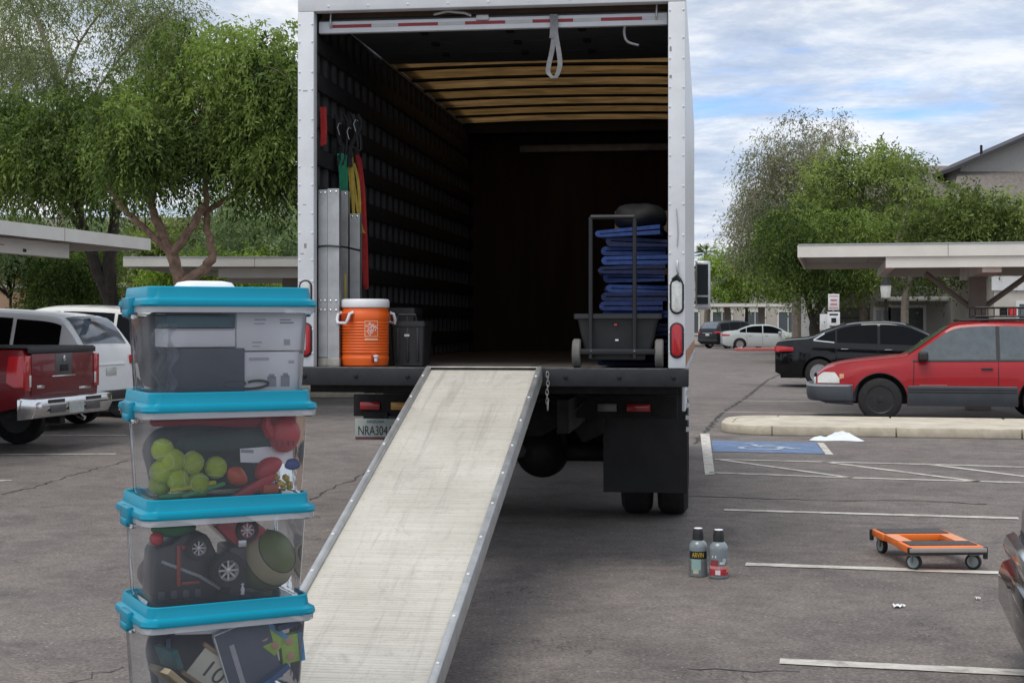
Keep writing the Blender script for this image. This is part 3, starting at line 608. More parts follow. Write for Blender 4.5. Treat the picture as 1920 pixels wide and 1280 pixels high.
hanging('red_ratchet_strap', 'short red strap high on the left wall just inside the door post', 'strap', [[(.112, .16, 2.94), (.118, .16, 2.8), (.115, .16, 2.69)], [(.13, .17, 2.94), (.136, .17, 2.8), (.13, .17, 2.7)]], .022, fab('red_web', (.36, .02, .02)))
o = tthing('bungee_bundle', 'tangled black bungee cords with bright hooks above the green strap', 'bungee cord', .17, .5, 2.6)
for i in range(9):
    a = random.uniform(-.09, .1); b = random.uniform(.08, .32)
    MB().tube(smooth_line([(a, .02*i*.2, .34), (a+.03, 0, b), (a*.4+.02, .01, .12), (a*.6, 0, -.02+.1*random.random())], 4), .009, 5).build('cord', slat_m, o)
for hx, hz_ in ((-.02, .20), (.045, .17), (.09, .22)):
    MB().tube([(hx, -.02, hz_), (hx-.012, -.03, hz_+.05), (hx, -.02, hz_+.08), (hx+.016, -.02, hz_+.07)], .003, 5).build('hook', alu, o)
# cart with tote
ct = tthing('hand_cart', 'black folding hand cart with a tote and tall handle by the right post', 'cart', 2.025, .16)
ctm = M('cart_plastic', (.022, .023, .025), .5, var=.2, scale=10)
MB().rings([rrect(.42, .24, .02, .11), rrect(.50, .29, .025, .30), rrect(.545, .33, .025, .305), rrect(.545, .33, .025, .335), rrect(.49, .28, .02, .335), rrect(.40, .22, .02, .13)]).build('tote', ctm, ct)
for s in (-1, 1):
    MB().tube([(-.03+s*.135, -.17, .06), (-.03+s*.135, -.165, .93)], .0135, 8).build('handle_tube', M('handle_grey', (.020, .020, .022), .5, .2), ct)
    w_ = MB().lathe([(.03, -.024), (.08, -.026), (.09, -.018), (.09, .018), (.08, .026), (.03, .024)], 26, Matrix.Translation((s*.255, -.10, .09)) @ Matrix.Rotation(R(90), 4, 'Y')).build('wheel', M('grey_tyre', (.15, .145, .135), .8, var=.2), ct)
    MB().lathe([(.03, -.02), (.012, -.03), (.012, .03), (.03, .02)], 14, Matrix.Translation((s*.255, -.10, .09)) @ Matrix.Rotation(R(90), 4, 'Y')).build('hub', black_plastic, w_)
    MB().lathe([(.012, 0), (.012, .006), (.006, .009)], 8, Matrix.Translation((-.03+s*.135, -.176, .105)) @ Matrix.Rotation(R(90), 4, 'X')).build('bolt', chrome, ct)
MB().tube([(-.165, -.165, .93), (.105, -.165, .93)], .0155, 8).build('handle_grip', M('handle_grey', (.020, .020, .022), .5, .2), ct)
MB().box((-.23, -.185, .085), (.23, -.14, .118)).build('base_bar', M('handle_grey', (.020, .020, .022), .5, .2), ct, bevel=.004)
MB().box((-.17, -.13, .05), (.17, .12, .085)).build('platform', ctm, ct, bevel=.005)
MB().box((-.015, -.150, .168), (.005, -.146, .178)).build('white_sticker', scrap, ct); MB().box((-.02, -.156, .262), (-.004, -.152, .274)).build('red_sticker', red_lamp, ct)
# moving blankets
blues = [M('blanket_' + n, c, .95, var=.25, scale=18, bump=.4, bscale=90) for n, c in (('navy', (.018, .037, .130)), ('blue', (.028, .062, .21)), ('dark', (.013, .022, .070)))]
nb = 15; z = ZB+.006
ordw = ['lowest', 'second lowest', 'third lowest', 'fourth lowest', 'fifth lowest', 'sixth lowest', 'seventh lowest', 'middle', 'seventh from the top', 'sixth from the top', 'fifth from the top', 'fourth from the top', 'third from the top', 'second from the top', 'topmost']
for i in range(nb):
    th = .0585; Lb = .41 + random.uniform(-.025, .02); sh = random.uniform(-.012, .012)
    prof = []; h = th/2
    for k in range(7): a = R(90+180*k/6); prof.append((-Lb/2 + h + h*math.cos(a)*.98, h + h*.94*math.sin(a)))
    prof += [(Lb/2, .003), (Lb/2, h-.004), (-Lb/2+h*1.1, h-.003), (-Lb/2+h*1.1, h+.003), (Lb/2, h+.004), (Lb/2, th-.003)]
    ph = random.random()*6; rings = []
    for j in range(7):
        y = lerp(-.24, .24, j/6)
        rings.append([(px_ + .006*math.sin(j*1.3+ph), y + .008*math.sin(px_*20+ph)*(1 if j in (0, 6) else 0), pz*(1+.25*math.sin(px_*7+ph*2)) + .014*math.sin(px_*12+ph+j*.4)*min(1, (px_+Lb/2)/Lb*1.6)) for px_, pz in prof])
    o = MB().rings(rings).build('moving_blanket', blues[(i*2) % 3 if i > 3 else 2], loc=T(2.105+sh*2, .62+random.uniform(-.05, .03), z), rot=(0, 0, -TA+random.uniform(-.09, .09)))
    tag(o, 'folded blue moving blanket, %s of the stack behind the hand cart' % ordw[i], 'blanket', 'stacked blue moving blankets'); z += th + .0005
MB_bag = MB().grid(lambda a, b: ((.19+.02*math.sin(b*9))*math.sin(math.pi*b)*math.cos(2*math.pi*a), .16*math.sin(math.pi*b)*math.sin(2*math.pi*a), .085-.085*math.cos(math.pi*b)+.015*math.sin(a*25)*math.sin(math.pi*b)), 22, 12)
tag(MB_bag.build('dark_bag', slat_m, loc=T(2.14, .60, z)), 'slumped black bag on top of the blue blankets', 'bag')
card = M('cardboard', (.24, .15, .085), .85, var=.12, scale=5)
o = tthing('tall_carton', 'tall brown cardboard carton in the dark behind the blankets', 'carton', 2.13, 1.30)
MB().box((-.19, -.2, 0), (.19, .2, 1.05)).build('carton_body', card, o, bevel=.004); MB().box((-.19, -.03, 1.0505), (.19, .03, 1.053)).build('packing_tape', M('tape_brown', (.3, .22, .12), .3), o)
MB().box((-.08, -.203, .75), (.17, -.2005, 1.0)).build('carton_flap', M('cardboard_light', (.33, .21, .12), .85), o)

# ------------------------------------------------------------------ clear storage bins
BA = R(27); BC = Vector((-.967, 4.83, 0)); PITCH = .33
def clear_plastic():
    m = bpy.data.materials.new('clear_plastic'); m.use_nodes = True; t = m.node_tree; t.nodes.clear()
    o = N(t, 'ShaderNodeOutputMaterial'); tr_ = N(t, 'ShaderNodeBsdfTransparent'); tr_.inputs[0].default_value = (.97, .98, .99, 1)
    p = N(t, 'ShaderNodeBsdfPrincipled'); p.inputs['Base Color'].default_value = (.72, .76, .82, 1); p.inputs['Roughness'].default_value = .16
    tcn = N(t, 'ShaderNodeTexCoord'); mx = N(t, 'ShaderNodeMixShader')
    lw = N(t, 'ShaderNodeLayerWeight'); lw.inputs[0].default_value = .35
    f = mth(t, 'ADD', mth(t, 'MULTIPLY', noise(t, tcn.outputs['Object'], 5, 5, .6), .05), mth(t, 'ADD', mth(t, 'MULTIPLY', lw.outputs['Facing'], .17), .055))
    t.links.new(f, mx.inputs[0]); t.links.new(tr_.outputs[0], mx.inputs[1]); t.links.new(p.outputs[0], mx.inputs[2])
    gl_ = N(t, 'ShaderNodeBsdfGlossy'); gl_.inputs['Roughness'].default_value = .07; m2 = N(t, 'ShaderNodeMixShader'); fr_ = N(t, 'ShaderNodeFresnel'); fr_.inputs[0].default_value = 1.27
    bn = N(t, 'ShaderNodeBump'); bn.inputs['Strength'].default_value = .16; bn.inputs['Distance'].default_value = .02; t.links.new(noise(t, tcn.outputs['Object'], 7, 3, .5), bn.inputs['Height']); t.links.new(bn.outputs[0], gl_.inputs['Normal']); t.links.new(bn.outputs[0], fr_.inputs['Normal'])
    t.links.new(fr_.outputs[0], m2.inputs[0]); t.links.new(mx.outputs[0], m2.inputs[1]); t.links.new(gl_.outputs[0], m2.inputs[2]); t.links.new(m2.outputs[0], o.inputs[0]); return m
clearp = clear_plastic()
turq = M('turquoise_lid', (.0, .27, .40), .36, var=.05, scale=5, spec=.32)
turq_d = M('turquoise_latch', (.0, .24, .36), .35, var=.05)
body_mb = MB().rings([rrect(.45, .315, .05, .004), rrect(.478, .338, .05, .0), rrect(.488, .347, .05, .01), rrect(.514, .366, .045, .255), rrect(.545, .392, .045, .258), rrect(.548, .395, .045, .283)], cap=False)
body_mb.add(rrect(.45, .315, .05, .004), [tuple(range(24))])
body_me = body_mb.mesh('tub', clearp)
lid_me = MB().rings([rrect(.550, .397, .045, .281), rrect(.568, .412, .05, .281), rrect(.572, .416, .05, .287), rrect(.566, .410, .05, .300), rrect(.545, .390, .045, .304), rrect(.530, .384, .04, .308), rrect(.522, .378, .04, .340), rrect(.517, .372, .04, .343), rrect(.507, .362, .04, .341), rrect(.500, .358, .04, .332), rrect(.49, .35, .04, .328)]).mesh('lid', turq)
latch_me = MB().box((-.010, -.055, -.042), (.012, .055, .012)).box((-.016, -.04, -.05), (-.004, .04, -.026)).mesh('latch', turq_d, bevel=.005)
grip_me = MB().box((-.01, -.05, -.02), (.012, .05, 0)).mesh('side_grip', clearp, bevel=.004)
milky = clear_plastic(); milky.name = 'milky_rim'
for n_ in milky.node_tree.nodes:
    if n_.type == 'MIX_SHADER' and n_.inputs[2].links[0].from_node.type == 'BSDF_PRINCIPLED':
        for l_ in list(n_.inputs[0].links): milky.node_tree.links.remove(l_)
        n_.inputs[0].default_value = .55
rim_me = MB().rings([rrect(.553, .399, .045, .2805), rrect(.562, .408, .048, .2805), rrect(.559, .405, .048, .262), rrect(.551, .397, .045, .262)], cap=False).mesh('rim', milky)
bins = []
for k, (lab, dx, dr) in enumerate((('lowest clear bin of the stack, mostly below the picture', .0, .2), ('clear bin with turquoise lid holding books and games, second from the ground', -.004, 1.0),
                                   ('clear bin with turquoise lid holding a toy truck and a green ball', -.003, .4), ('clear bin with turquoise lid holding tennis balls and red toys', .004, -.3), ('topmost clear bin of the stack holding white cartons', .004, -.8))):
    b = thing('storage_bin', lab, 'storage bin', (BC.x+dx, BC.y, PITCH*k + .002), BA + R(dr), 'stacked clear bins with turquoise lids')
    inst('tub', body_me, b); inst('lid', lid_me, b); inst('rim', rim_me, b)
    for s in (-1, 1):
        inst('latch', latch_me, b, (s*.288, 0, .298), (0, R(-6) if s < 0 else R(6), 0 if s < 0 else R(180)))
        inst('side_grip', grip_me, b, (s*.277, 0, .262), (0, 0, 0 if s > 0 else R(180)))
    bins.append(b)
tagm = M('bin_sticker', (.05, .06, .10), .5)
MB().box((-.21, -.1885, .215), (-.195, -.187, .245), ).build('sticker', tagm, bins[1])
def inb(k, x, y, z): return Matrix.Translation((BC.x, BC.y, PITCH*k + .008)) @ Matrix.Rotation(BA, 4, 'Z') @ Vector((x*1.09, y*.97, z*1.05))
def bthing(k, name, lab, cat, x, y, z, rot=(0, 0, 0), group=None):
    o = thing(name, lab, cat, inb(k, x, y, z), 0, group); o.rotation_euler = (Matrix.Rotation(BA, 4, 'Z') @ Euler(rot).to_matrix().to_4x4()).to_euler(); o.scale = (1.11, 1.0, 1.05) if cat in ('carton', 'cloth', 'card') else (1.08, 1.08, 1.08); return o
carton_w = M('white_carton', (.86, .85, .88), .6, var=.04); print_g = M('print_grey', (.34, .34, .38), .7, var=.1); print_f = M('print_faint', (.50, .50, .54), .7)
def carton(k, lab, x, y, z, L, W, H, marks, mat=carton_w, rot=(0, 0, 0), name='white_carton'):
    o = bthing(k, name, lab, 'carton', x, y, z, rot); MB().box((-L/2, -W/2, 0), (L/2, W/2, H)).build('carton_body', mat, o, bevel=.002)
    for (a, b, c, d, m) in marks: MB().box((-L/2+a*L, -W/2-.0012, b*H), (-L/2+c*L, -W/2-.0004, d*H)).build('printed_mark', m, o)
    return o
bars = [(.68+.016*i, .14, .688+.016*i, .30, print_g) for i in range(6)]
carton(4, 'upper white carton with grey print inside the topmost bin, right side', .132, -.02, .128, .208, .24, .115, bars + [(.62, .72, .82, .76, print_g), (.62, .80, .78, .83, print_g), (.25, .80, .42, .84, print_f), (.25, .70, .40, .73, print_f), (.22, .2, .36, .24, print_f), (.22, .1, .33, .13, print_f)])
carton(4, 'lower white carton with two dark pictures inside the topmost bin', .135, -.01, .002, .17, .24, .122, [(.42, .12, .58, .38, print_g), (.66, .12, .82, .40, print_g), (.45, .34, .55, .44, print_g), (.70, .36, .79, .46, print_g), (.1, .78, .45, .86, print_f), (.8, .70, .9, .78, print_f)])
carton(4, 'dark blue-grey box at the front of the topmost bin', -.045, -.025, .004, .185, .24, .132, [], M('slate_box', (.045, .06, .095), .5, var=.1), name='dark_box')
carton(4, 'flat white box lying on the dark box in the topmost bin', -.075, -.01, .140, .195, .24, .055, [(.02, .9, .98, 1.0, print_f)], name='flat_white_box')
carton(4, 'teal folder on top of the flat white box in the topmost bin', -.07, .0, .199, .20, .24, .035, [], M('teal_card', (.04, .13, .17), .5), name='teal_folder')
o = bthing(4, 'crumpled_film', 'crumpled clear film at the left end of the topmost bin', 'plastic film', -.185, -.03, .004)
MB().grid(lambda a, b: ((a-.5)*.06+.012*math.sin(b*14), -.1+.006*math.sin(a*20+b*9), b*.2), 8, 20).build('film', clearp, o)
o = bthing(4, 'black_cable', 'coiled black cable at the bottom of the topmost bin', 'cable', .03, -.145, .012)
MB().tube([(.05*math.cos(a*.35)+.01*a*.4-.03, .0, .012+.012*math.sin(a*.35)) for a in range(26)], .004, 6).build('cable', black_plastic, o)
o = thing('white_tray', 'shallow white plastic tray upside down on the topmost turquoise lid', 'tray', inb(4, -.02, .06, .314), BA)
MB().rings([rrect(.20, .13, .05, 0), rrect(.195, .125, .05, .012), rrect(.175, .105, .045, .026), rrect(.12, .06, .03, .031)]).build('tray_shell', carton_w, o)
# tennis balls
def felt():
    m = M('tennis_felt', (.47, .62, .05), .95, var=.10, scale=60, bump=.5, bscale=400); return m
fm = felt(); seam_m = M('ball_seam', (.62, .68, .50), .8)
ball_me = bpy.data.meshes.new('ball'); bm = bmesh.new(); bmesh.ops.create_icosphere(bm, subdivisions=3, radius=.0335); bm.to_mesh(ball_me); bm.free(); ball_me.materials.append(fm); ball_me.shade_smooth()
def seam_pt(t, r=.0336):
    a, b = .75, .25; x = a*math.cos(t)+b*math.cos(3*t); y = a*math.sin(t)-b*math.sin(3*t); z_ = 2*math.sqrt(a*b)*math.sin(2*t); return Vector((x, y, z_)).normalized()*r
seam_me = MB().tube([seam_pt(2*math.pi*i/48) for i in range(49)], .0012, 4, cap=False).mesh('seam', seam_m)
tb = [(-.185, -.115, .148, 'uppermost tennis ball at the left of the pile'), (-.158, -.130, .118, 'upper middle tennis ball resting on the pile'), (-.188, -.108, .082, 'leftmost tennis ball against the bin wall'),
      (-.142, -.118, .058, 'front tennis ball at the middle of the pile'), (-.100, -.125, .107, 'large looking tennis ball right of the upper middle one'), (-.083, -.118, .043, 'lowest tennis ball in front, right of centre'),
      (-.028, -.11, .088, 'rightmost tennis ball, partly hidden by the dark bat'), (-.10, -.06, .07, 'tennis ball hidden behind the front pair'), (-.18, -.06, .04, 'lowest tennis ball in the back left corner')]
for x, y, z_, lab in tb:
    o = bthing(3, 'tennis_ball', lab, 'tennis ball', x, y, z_, (random.random()*6, random.random()*6, random.random()*6), 'tennis balls in the clear bin'); inst('ball', ball_me, o); inst('seam', seam_me, o)
def blob(rx, ry, rz, amp=.15, seed=0, nu=20, nv=12):
    return MB().grid(lambda a, b: (rx*math.sin(math.pi*b)*math.cos(2*math.pi*a)*(1+amp*math.sin(6*math.pi*a+seed)), ry*math.sin(math.pi*b)*math.sin(2*math.pi*a)*(1+amp*math.sin(4*math.pi*a+seed*2)), -rz*math.cos(math.pi*b)*(1+amp*math.sin(5*b+seed))), nu, nv)
red_pl = M('red_plastic', (.50, .02, .03), .4, var=.1); dk_red = M('dark_red_plastic', (.30, .02, .04), .5, var=.15); org = M('orange_plastic', (.60, .10, .03), .45); yel = M('yellow_plastic', (.65, .48, .05), .45)
o = bthing(3, 'red_bat', 'long dark red plastic bat lying along the top of the tennis ball bin', 'bat', -.02, -.10, .232, (0, R(90), 0)); MB().lathe([(.008, -.2), (.014, -.19), (.016, -.05), (.026, .06), (.028, .22), (.02, .235)], 16).build('bat', dk_red, o)
o = bthing(3, 'red_mitt', 'bright red quilted mitt at the upper right of the tennis ball bin', 'mitt', .175, -.125, .185); blob(.05, .035, .055, .06, 1).build('palm', red_pl, o); MB().tube([(-.04, 0, .0), (-.06, -.01, .03), (-.055, -.01, .055)], [.02, .018, .01], 8).build('thumb', red_pl, o)
for i in range(4): MB().box((-.03+.016*i, -.042, -.035), (-.026+.016*i, -.034, -.02)).build('stitch', dk_red, o)
o = bthing(3, 'dark_green_bat', 'dark green foam bat lying across the tennis ball bin', 'bat', .02, -.08, .165, (0, R(86), 0)); MB().lathe([(.010, -.16), (.028, -.14), (.034, 0), (.034, .14), (.02, .155)], 18).build('bat', M('dark_green_foam', (.02, .05, .05), .8), o)
o = bthing(3, 'white_card', 'white printed card leaning beneath the red mitt', 'card', .13, -.12, .095, (R(-20), R(4), 0)); MB().box((-.085, -.001, 0), (.075, .001, .052)).build('card', carton_w, o); MB().box((-.083, -.0025, .03), (-.045, -.0015, .04)).build('printed_mark', print_g, o)
o = bthing(3, 'red_toy_blaster', 'red toy blaster lying at the bottom of the tennis ball bin', 'toy', .10, -.125, .03, (0, R(-28), 0))
MB().box((-.09, -.015, -.012), (.05, .015, .018)).box((-.01, -.012, -.03), (.02, .012, 0)).build('barrel', red_pl, o, bevel=.006); blob(.045, .022, .028, .12, 3).build('tank', red_pl, o).location = (.045, 0, .03); MB().box((-.12, -.008, -.005), (-.09, .008, .012)).build('nozzle', org, o, bevel=.003)
o = bthing(3, 'orange_toy', 'small orange toy piece beside the red blaster', 'toy', .035, -.10, .06, (0, .6, 0)); blob(.035, .02, .025, .2, 2).build('toy_body', org, o)
o = bthing(3, 'orange_block', 'orange toy block on the floor of the tennis ball bin', 'toy', .13, -.135, .016); MB().box((-.025, -.012, -.012), (.025, .012, .016)).build('block', org, o, bevel=.006)
for i, (x, z_) in enumerate(((.165, .03), (.185, .045), (.198, .022), (.18, .018), (.16, .05))):
    o = bthing(3, 'yellow_toy_brick', ['yellow toy brick nearest the red blaster', 'uppermost yellow toy brick at the right', 'rightmost yellow toy brick in the corner', 'lowest yellow toy brick at the right', 'yellow toy brick leaning on the blaster'][i], 'toy brick', x, -.12+.006*i, z_, (i, i*.7, i*.4), 'yellow toy bricks'); MB().cbox((0, 0, 0), (.022, .016, .014)).build('brick_body', yel, o, bevel=.002); MB().lathe([(.005, .007), (.005, .011)], 8).build('stud', yel, o)
o = bthing(3, 'blue_toy', 'small blue toy piece at the right end of the tennis ball bin', 'toy', .205, -.115, .085); blob(.022, .015, .018, .2, 4).build('toy_body', M('blue_plastic', (.02, .06, .30), .4), o)
for i, (c, z_) in enumerate((((.06, .30, .08), .012), ((.55, .55, .06), .036), ((.10, .38, .16), .024))):
    o = bthing(3, 'plastic_stick', ['dark green plastic stick', 'yellow plastic stick', 'light green plastic stick'][i] + ' on the floor of the tennis ball bin', 'stick', -.13+.03*i, -.135, z_, (0, R(88-5*i), .1*i)); MB().lathe([(.004, -.07), (.007, -.065), (.007, .065), (.004, .07)], 8).build('stick', M('stick_%d' % i, c, .5), o)
# toy truck bin
def toy_wheel(par, x, y, z_, r, rot=(R(90), 0, 0)):
    w_ = MB().lathe([(r*.6, -.018), (r*.93, -.02), (r, -.012), (r, .012), (r*.93, .02), (r*.6, .018)], 28, cap=False).build('toy_wheel', rubber, par, loc=(x, y, z_), rot=rot)
    mb = MB().lathe([(r*.6, .019), (r*.62, .012), (r*.5, .008), (r*.45, .004)], 24, cap=False)
    for i in range(8): mb.box((r*.1, -r*.055, .006), (r*.56, r*.055, .013), Matrix.Rotation(i*math.pi/4, 4, 'Z'))
    mb.lathe([(r*.16, .0), (r*.16, .017), (r*.05, .019)], 12); mb.build('rim', M('toy_silver', (.6, .6, .62), .3, .5), w_)
o = bthing(2, 'toy_truck', 'upended black and red toy monster truck with silver wheel rims', 'toy truck', -.03, -.04, .13)
MB().prism([(-.19, -.10), (-.16, -.125), (.0, -.12), (.02, -.02), (-.02, .07), (-.09, .085), (-.13, .05), (-.18, .04)], 1, -.07, .07).build('toy_body', M('toy_black', (.012, .013, .02), .4), o, bevel=.02)
for q in range(4): MB().box((-.17+.035*q, -.078, -.11), (-.15+.035*q, -.069, -.085)).build('body_rib', M('toy_grey', (.05, .05, .06), .5), o, bevel=.003)
MB().tube([(-.16, -.072, .0), (-.05, -.076, -.05), (.01, -.078, -.09)], .005, 6).build('suspension_rod', M('toy_silver', (.6, .6, .62), .3, .5), o)
MB().prism([(0, .09), (.03, .115), (.10, .115), (.16, .07), (.12, .04), (.06, .03)], 1, -.07, .06).build('cab_shell', M('toy_red', (.40, .015, .03), .3, coat=.5), o, bevel=.008)
MB().box((.035, -.09, -.115), (.09, .05, .03)).build('chassis_block', M('toy_black', (.012, .013, .02), .4), o, bevel=.01)
for q in ((-.118, -.106, -.075, .045), (-.105, -.055, .032, .044), (-.105, -.05, -.072, -.062)):
    MB().box((q[0], -.082, q[2]), (q[1], -.072, q[3])).build('red_frame', M('toy_rust', (.28, .04, .02), .5), o, bevel=.003)
toy_wheel(o, .028, -.092, -.035, .052); toy_wheel(o, -.058, -.085, .035, .036); toy_wheel(o, .095, -.06, .075, .036); toy_wheel(o, -.14, .1, -.06, .05)
MB().box((.06, -.10, .03), (.085, -.085, .05)).build('silver_grille', M('toy_silver', (.6, .6, .62), .3, .5), o, bevel=.003)
bb = bthing(2, 'green_ball', 'olive green basketball with tan panels and black seams', 'ball', .135, -.055, .102, (0, R(-30), R(-62)))
def ball_mat():
    m = bpy.data.materials.new('green_ball'); m.use_nodes = True; t = m.node_tree; b = t.nodes['Principled BSDF']; tcn = N(t, 'ShaderNodeTexCoord'); sp_ = N(t, 'ShaderNodeSeparateXYZ'); t.links.new(tcn.outputs['Object'], sp_.inputs[0])
    f = mth(t, 'MULTIPLY', mth(t, 'GREATER_THAN', sp_.outputs[0], .018), mth(t, 'LESS_THAN', sp_.outputs[0], .062)); t.links.new(mix(t, f, (.12, .15, .025, 1), (.40, .34, .20, 1)), b.inputs['Base Color']); b.inputs['Roughness'].default_value = .5; return m
bme = bpy.data.meshes.new('ball'); bm = bmesh.new(); bmesh.ops.create_uvsphere(bm, u_segments=40, v_segments=24, radius=.093); bm.to_mesh(bme); bm.free(); bme.materials.append(ball_mat()); bme.shade_smooth(); inst('ball', bme, bb)
for xx in (-.03, .018, .062):
    rr = math.sqrt(.0932**2-xx*xx); MB().tube([(xx, rr*math.cos(R(a)), rr*math.sin(R(a))) for a in range(0, 361, 10)], .0018, 5, cap=False).build('seam', black_plastic, bb)
o = bthing(2, 'green_toy', 'green toy lying at the upper left of the toy truck bin', 'toy', -.155, -.11, .225); blob(.065, .03, .022, .1, 1).build('toy_body', M('toy_green', (.02, .16, .06), .5), o)
o = bthing(2, 'red_toy_ball', 'small red ball at the far left of the toy truck bin', 'toy', -.205, -.125, .20); blob(.02, .02, .02, 0).build('toy_body', red_pl, o)
o = bthing(2, 'white_toy_peg', 'small white peg at the bottom of the toy truck bin', 'toy', .045, -.135, .03); MB().lathe([(.006, -.015), (.008, 0), (.005, .012), (.008, .016), (.002, .022)], 10).build('peg', carton_w, o)
def bundle(k, lab, L, W, H, col, y, x=0, z=.006):
    o = bthing(k, 'dark_filler', lab, 'cloth', x, y, z)  # added dark filler that darkens the empty part of the bin
    MB().grid(lambda a, b: (L/2*abs(math.sin(math.pi*b))**.2*math.copysign(abs(math.cos(2*math.pi*a))**.5, math.cos(2*math.pi*a))*(1+.03*math.sin(19*a+k)+.03*math.sin(b*13)), W/2*abs(math.sin(math.pi*b))**.3*math.sin(2*math.pi*a)*(1+.07*math.sin(14*a)), H/2*(1-math.cos(math.pi*b)) + .008*math.sin(11*a+k)*math.sin(math.pi*b)), 26, 14).build('filler_folds', M('bundle_%d' % k, col, .9, var=.25, scale=14), o)
bundle(4, 'added dark navy bundle filling the back of the topmost bin', .41, .12, .245, (.03, .045, .075), .085, -.01); bundle(3, 'added grey green bundle filling the back of the tennis ball bin', .40, .14, .20, (.06, .08, .09), .06); bundle(2, 'added black bundle filling the bin under the toy truck', .38, .16, .11, (.02, .025, .045), .06, -.02); bundle(1, 'added dark bundle filling the back of the books bin', .38, .13, .23, (.03, .035, .05), .07)
# books and games bin
o = bthing(1, 'number_card', 'cream card printed with a number in a wooden tray', 'card', -.095, -.11, .10, (R(8), R(38), 0))
MB().box((-.03, -.012, -.02), (.125, .012, -.008)).box((-.03, -.012, .083), (.125, .012, .095)).build('tray', M('tray_wood', (.34, .22, .12), .7), o, bevel=.002)
cd = MB().box((-.02, -.008, -.008), (.11, -.002, .083)).build('card', M('cream_card', (.68, .66, .55), .7), o); text('number', '10', .075, M('ink_dark', (.06, .06, .07), .7), cd, Matrix.Translation((.045, -.0092, .035)) @ PR)
o = bthing(1, 'grey_book', 'slate grey hardback book with pale edges leaning in the bin', 'book', .03, -.10, .02, (R(6), R(-18), 0)); MB().box((-.012, -.03, 0), (.15, -.012, .205)).build('cover', M('book_slate', (.09, .11, .16), .6), o, bevel=.002); MB().box((-.016, -.031, .002), (-.0125, -.011, .203)).box((-.014, -.031, .2055), (.15, -.011, .2085)).build('pages', carton_w, o)
MB().box((.02, -.0315, .02), (.035, -.0305, .16)).build('spine_print', print_f, o)
def gbox(lab, x, z_, rot):
    o = bthing(1, 'green_game_box', lab, 'box', x, -.13, z_, rot, 'small green boxes'); MB().box((-.042, -.015, -.025), (.042, .015, .03)).build('box_body', M('lime_box', (.34, .55, .07), .5, var=.15), o, bevel=.002); MB().box((-.043, -.016, .0305), (.043, .016, .045)).build('box_end', M('sky_card', (.10, .30, .55), .5), o)
    for s in (-1, 1): MB().lathe([(.013, 0), (.013, .001), (.012, .0015)], 14, Matrix.Translation((s*.022, -.0155, .0)) @ Matrix.Rotation(R(90), 4, 'X')).build('printed_disc', M('pink_disc', (.55, .32, .20), .6), o)
gbox('green box with two pink discs tilted beside the grey book', .125, .180, (0, R(40), 0)); gbox('upright green box at the right end of the books bin', .187, .15, (0, R(84), 0))
for i, (x, z_, L, c, lab, rt) in enumerate(((-.08, .225, .15, (.05, .045, .05), 'dark flat game board lying along the top of the books bin', 4), (-.16, .04, .10, (.14, .16, .19), 'grey book standing at the left of the books bin', 80), (-.05, .03, .16, (.05, .07, .13), 'navy book at the bottom of the books bin', 15), (.17, .225, .07, (.03, .06, .14), 'dark blue box lying on the green boxes', -8), (.12, .07, .12, (.03, .10, .28), 'blue book below the tilted green box', -30), (-.17, .16, .06, (.03, .12, .13), 'teal box at the upper left of the books bin', 70), (-.13, .06, .22, (.30, .25, .17), 'long tan wooden bar slanting across the books bin', 42))):
    o = bthing(1, 'book', lab, 'book', x, -.06-.012*i, z_, (0, R(rt), .05*i)); MB().box((-L/2, -.06, -.009), (L/2, .05, .009)).build('cover', M('cover_%d' % i, c, .55, var=.15), o, bevel=.002)
    MB().box((-L/2+.003, -.0607, -.006), (L/2-.003, -.0602, .006)).build('pages', carton_w if i in (0, 2) else M('cover_%d' % i, c), o)

# ------------------------------------------------------------------ bottles on the asphalt
def bottle(lab, u, v, band, rz):
    o = thing('plastic_bottle', lab, 'bottle', gp(u, v), rz, 'grey bottles with black caps')
    r = .0575
    MB().lathe([(.046, 0), (.055, .004), (r, .012), (r, .175), (r-.001, .188), (.050, .205), (.036, .219), (.026, .224), (.024, .235)], 32).build('bottle_body', M('bottle_grey', (.22, .26, .28), .25, var=.08, coat=.3), o)
    MB().lathe([(.025, .222), (.0345, .224), (.0335, .255), (.030, .285), (.027, .2915)], 28).build('cap', black_plastic, o); MB().lathe([(.0265, .2917), (.025, .295), (.01, .296)], 20).build('cap_top', carton_w, o)
    def wrap(a0, a1, z0, z1, m, nm, rr=r+.0012):
        return MB().grid(lambda a, b: (rr*math.cos(R(lerp(a0, a1, a))), rr*math.sin(R(lerp(a0, a1, a))), lerp(z0, z1, b)), 14, 1).build(nm, m, o)
    band(o, wrap, r); return o
def band1(o, wrap, r):
    wrap(-160, -35, .112, .158, M('label_black', (.015, .014, .012), .5), 'label_band'); MLt = Matrix.Rotation(R(-98+90), 4, 'Z')
    mw = M('label_yellow', (.70, .48, .06), .5)
    t_ = text('label_word', 'ARVIN', .042, mw, o, Matrix.Identity(4), extrude=.0002, sx=.62)
    for vv in t_.data.vertices:
        a = R(-98) + vv.co.x/(r+.002); rr = r+.0022+vv.co.z; zz_ = .135+vv.co.y; vv.co = (rr*math.cos(a), rr*math.sin(a), zz_)
    wrap(-140, -80, .045, .110, M('label_mint', (.30, .46, .44), .5), 'label_patch'); wrap(-128, -95, .022, .045, M('label_cream', (.50, .50, .34), .5), 'label_patch'); wrap(-165, -150, .02, .1, M('label_brown', (.22, .15, .11), .5), 'label_patch'); wrap(-78, -50, .02, .10, M('label_slate', (.16, .17, .18), .5), 'label_patch')
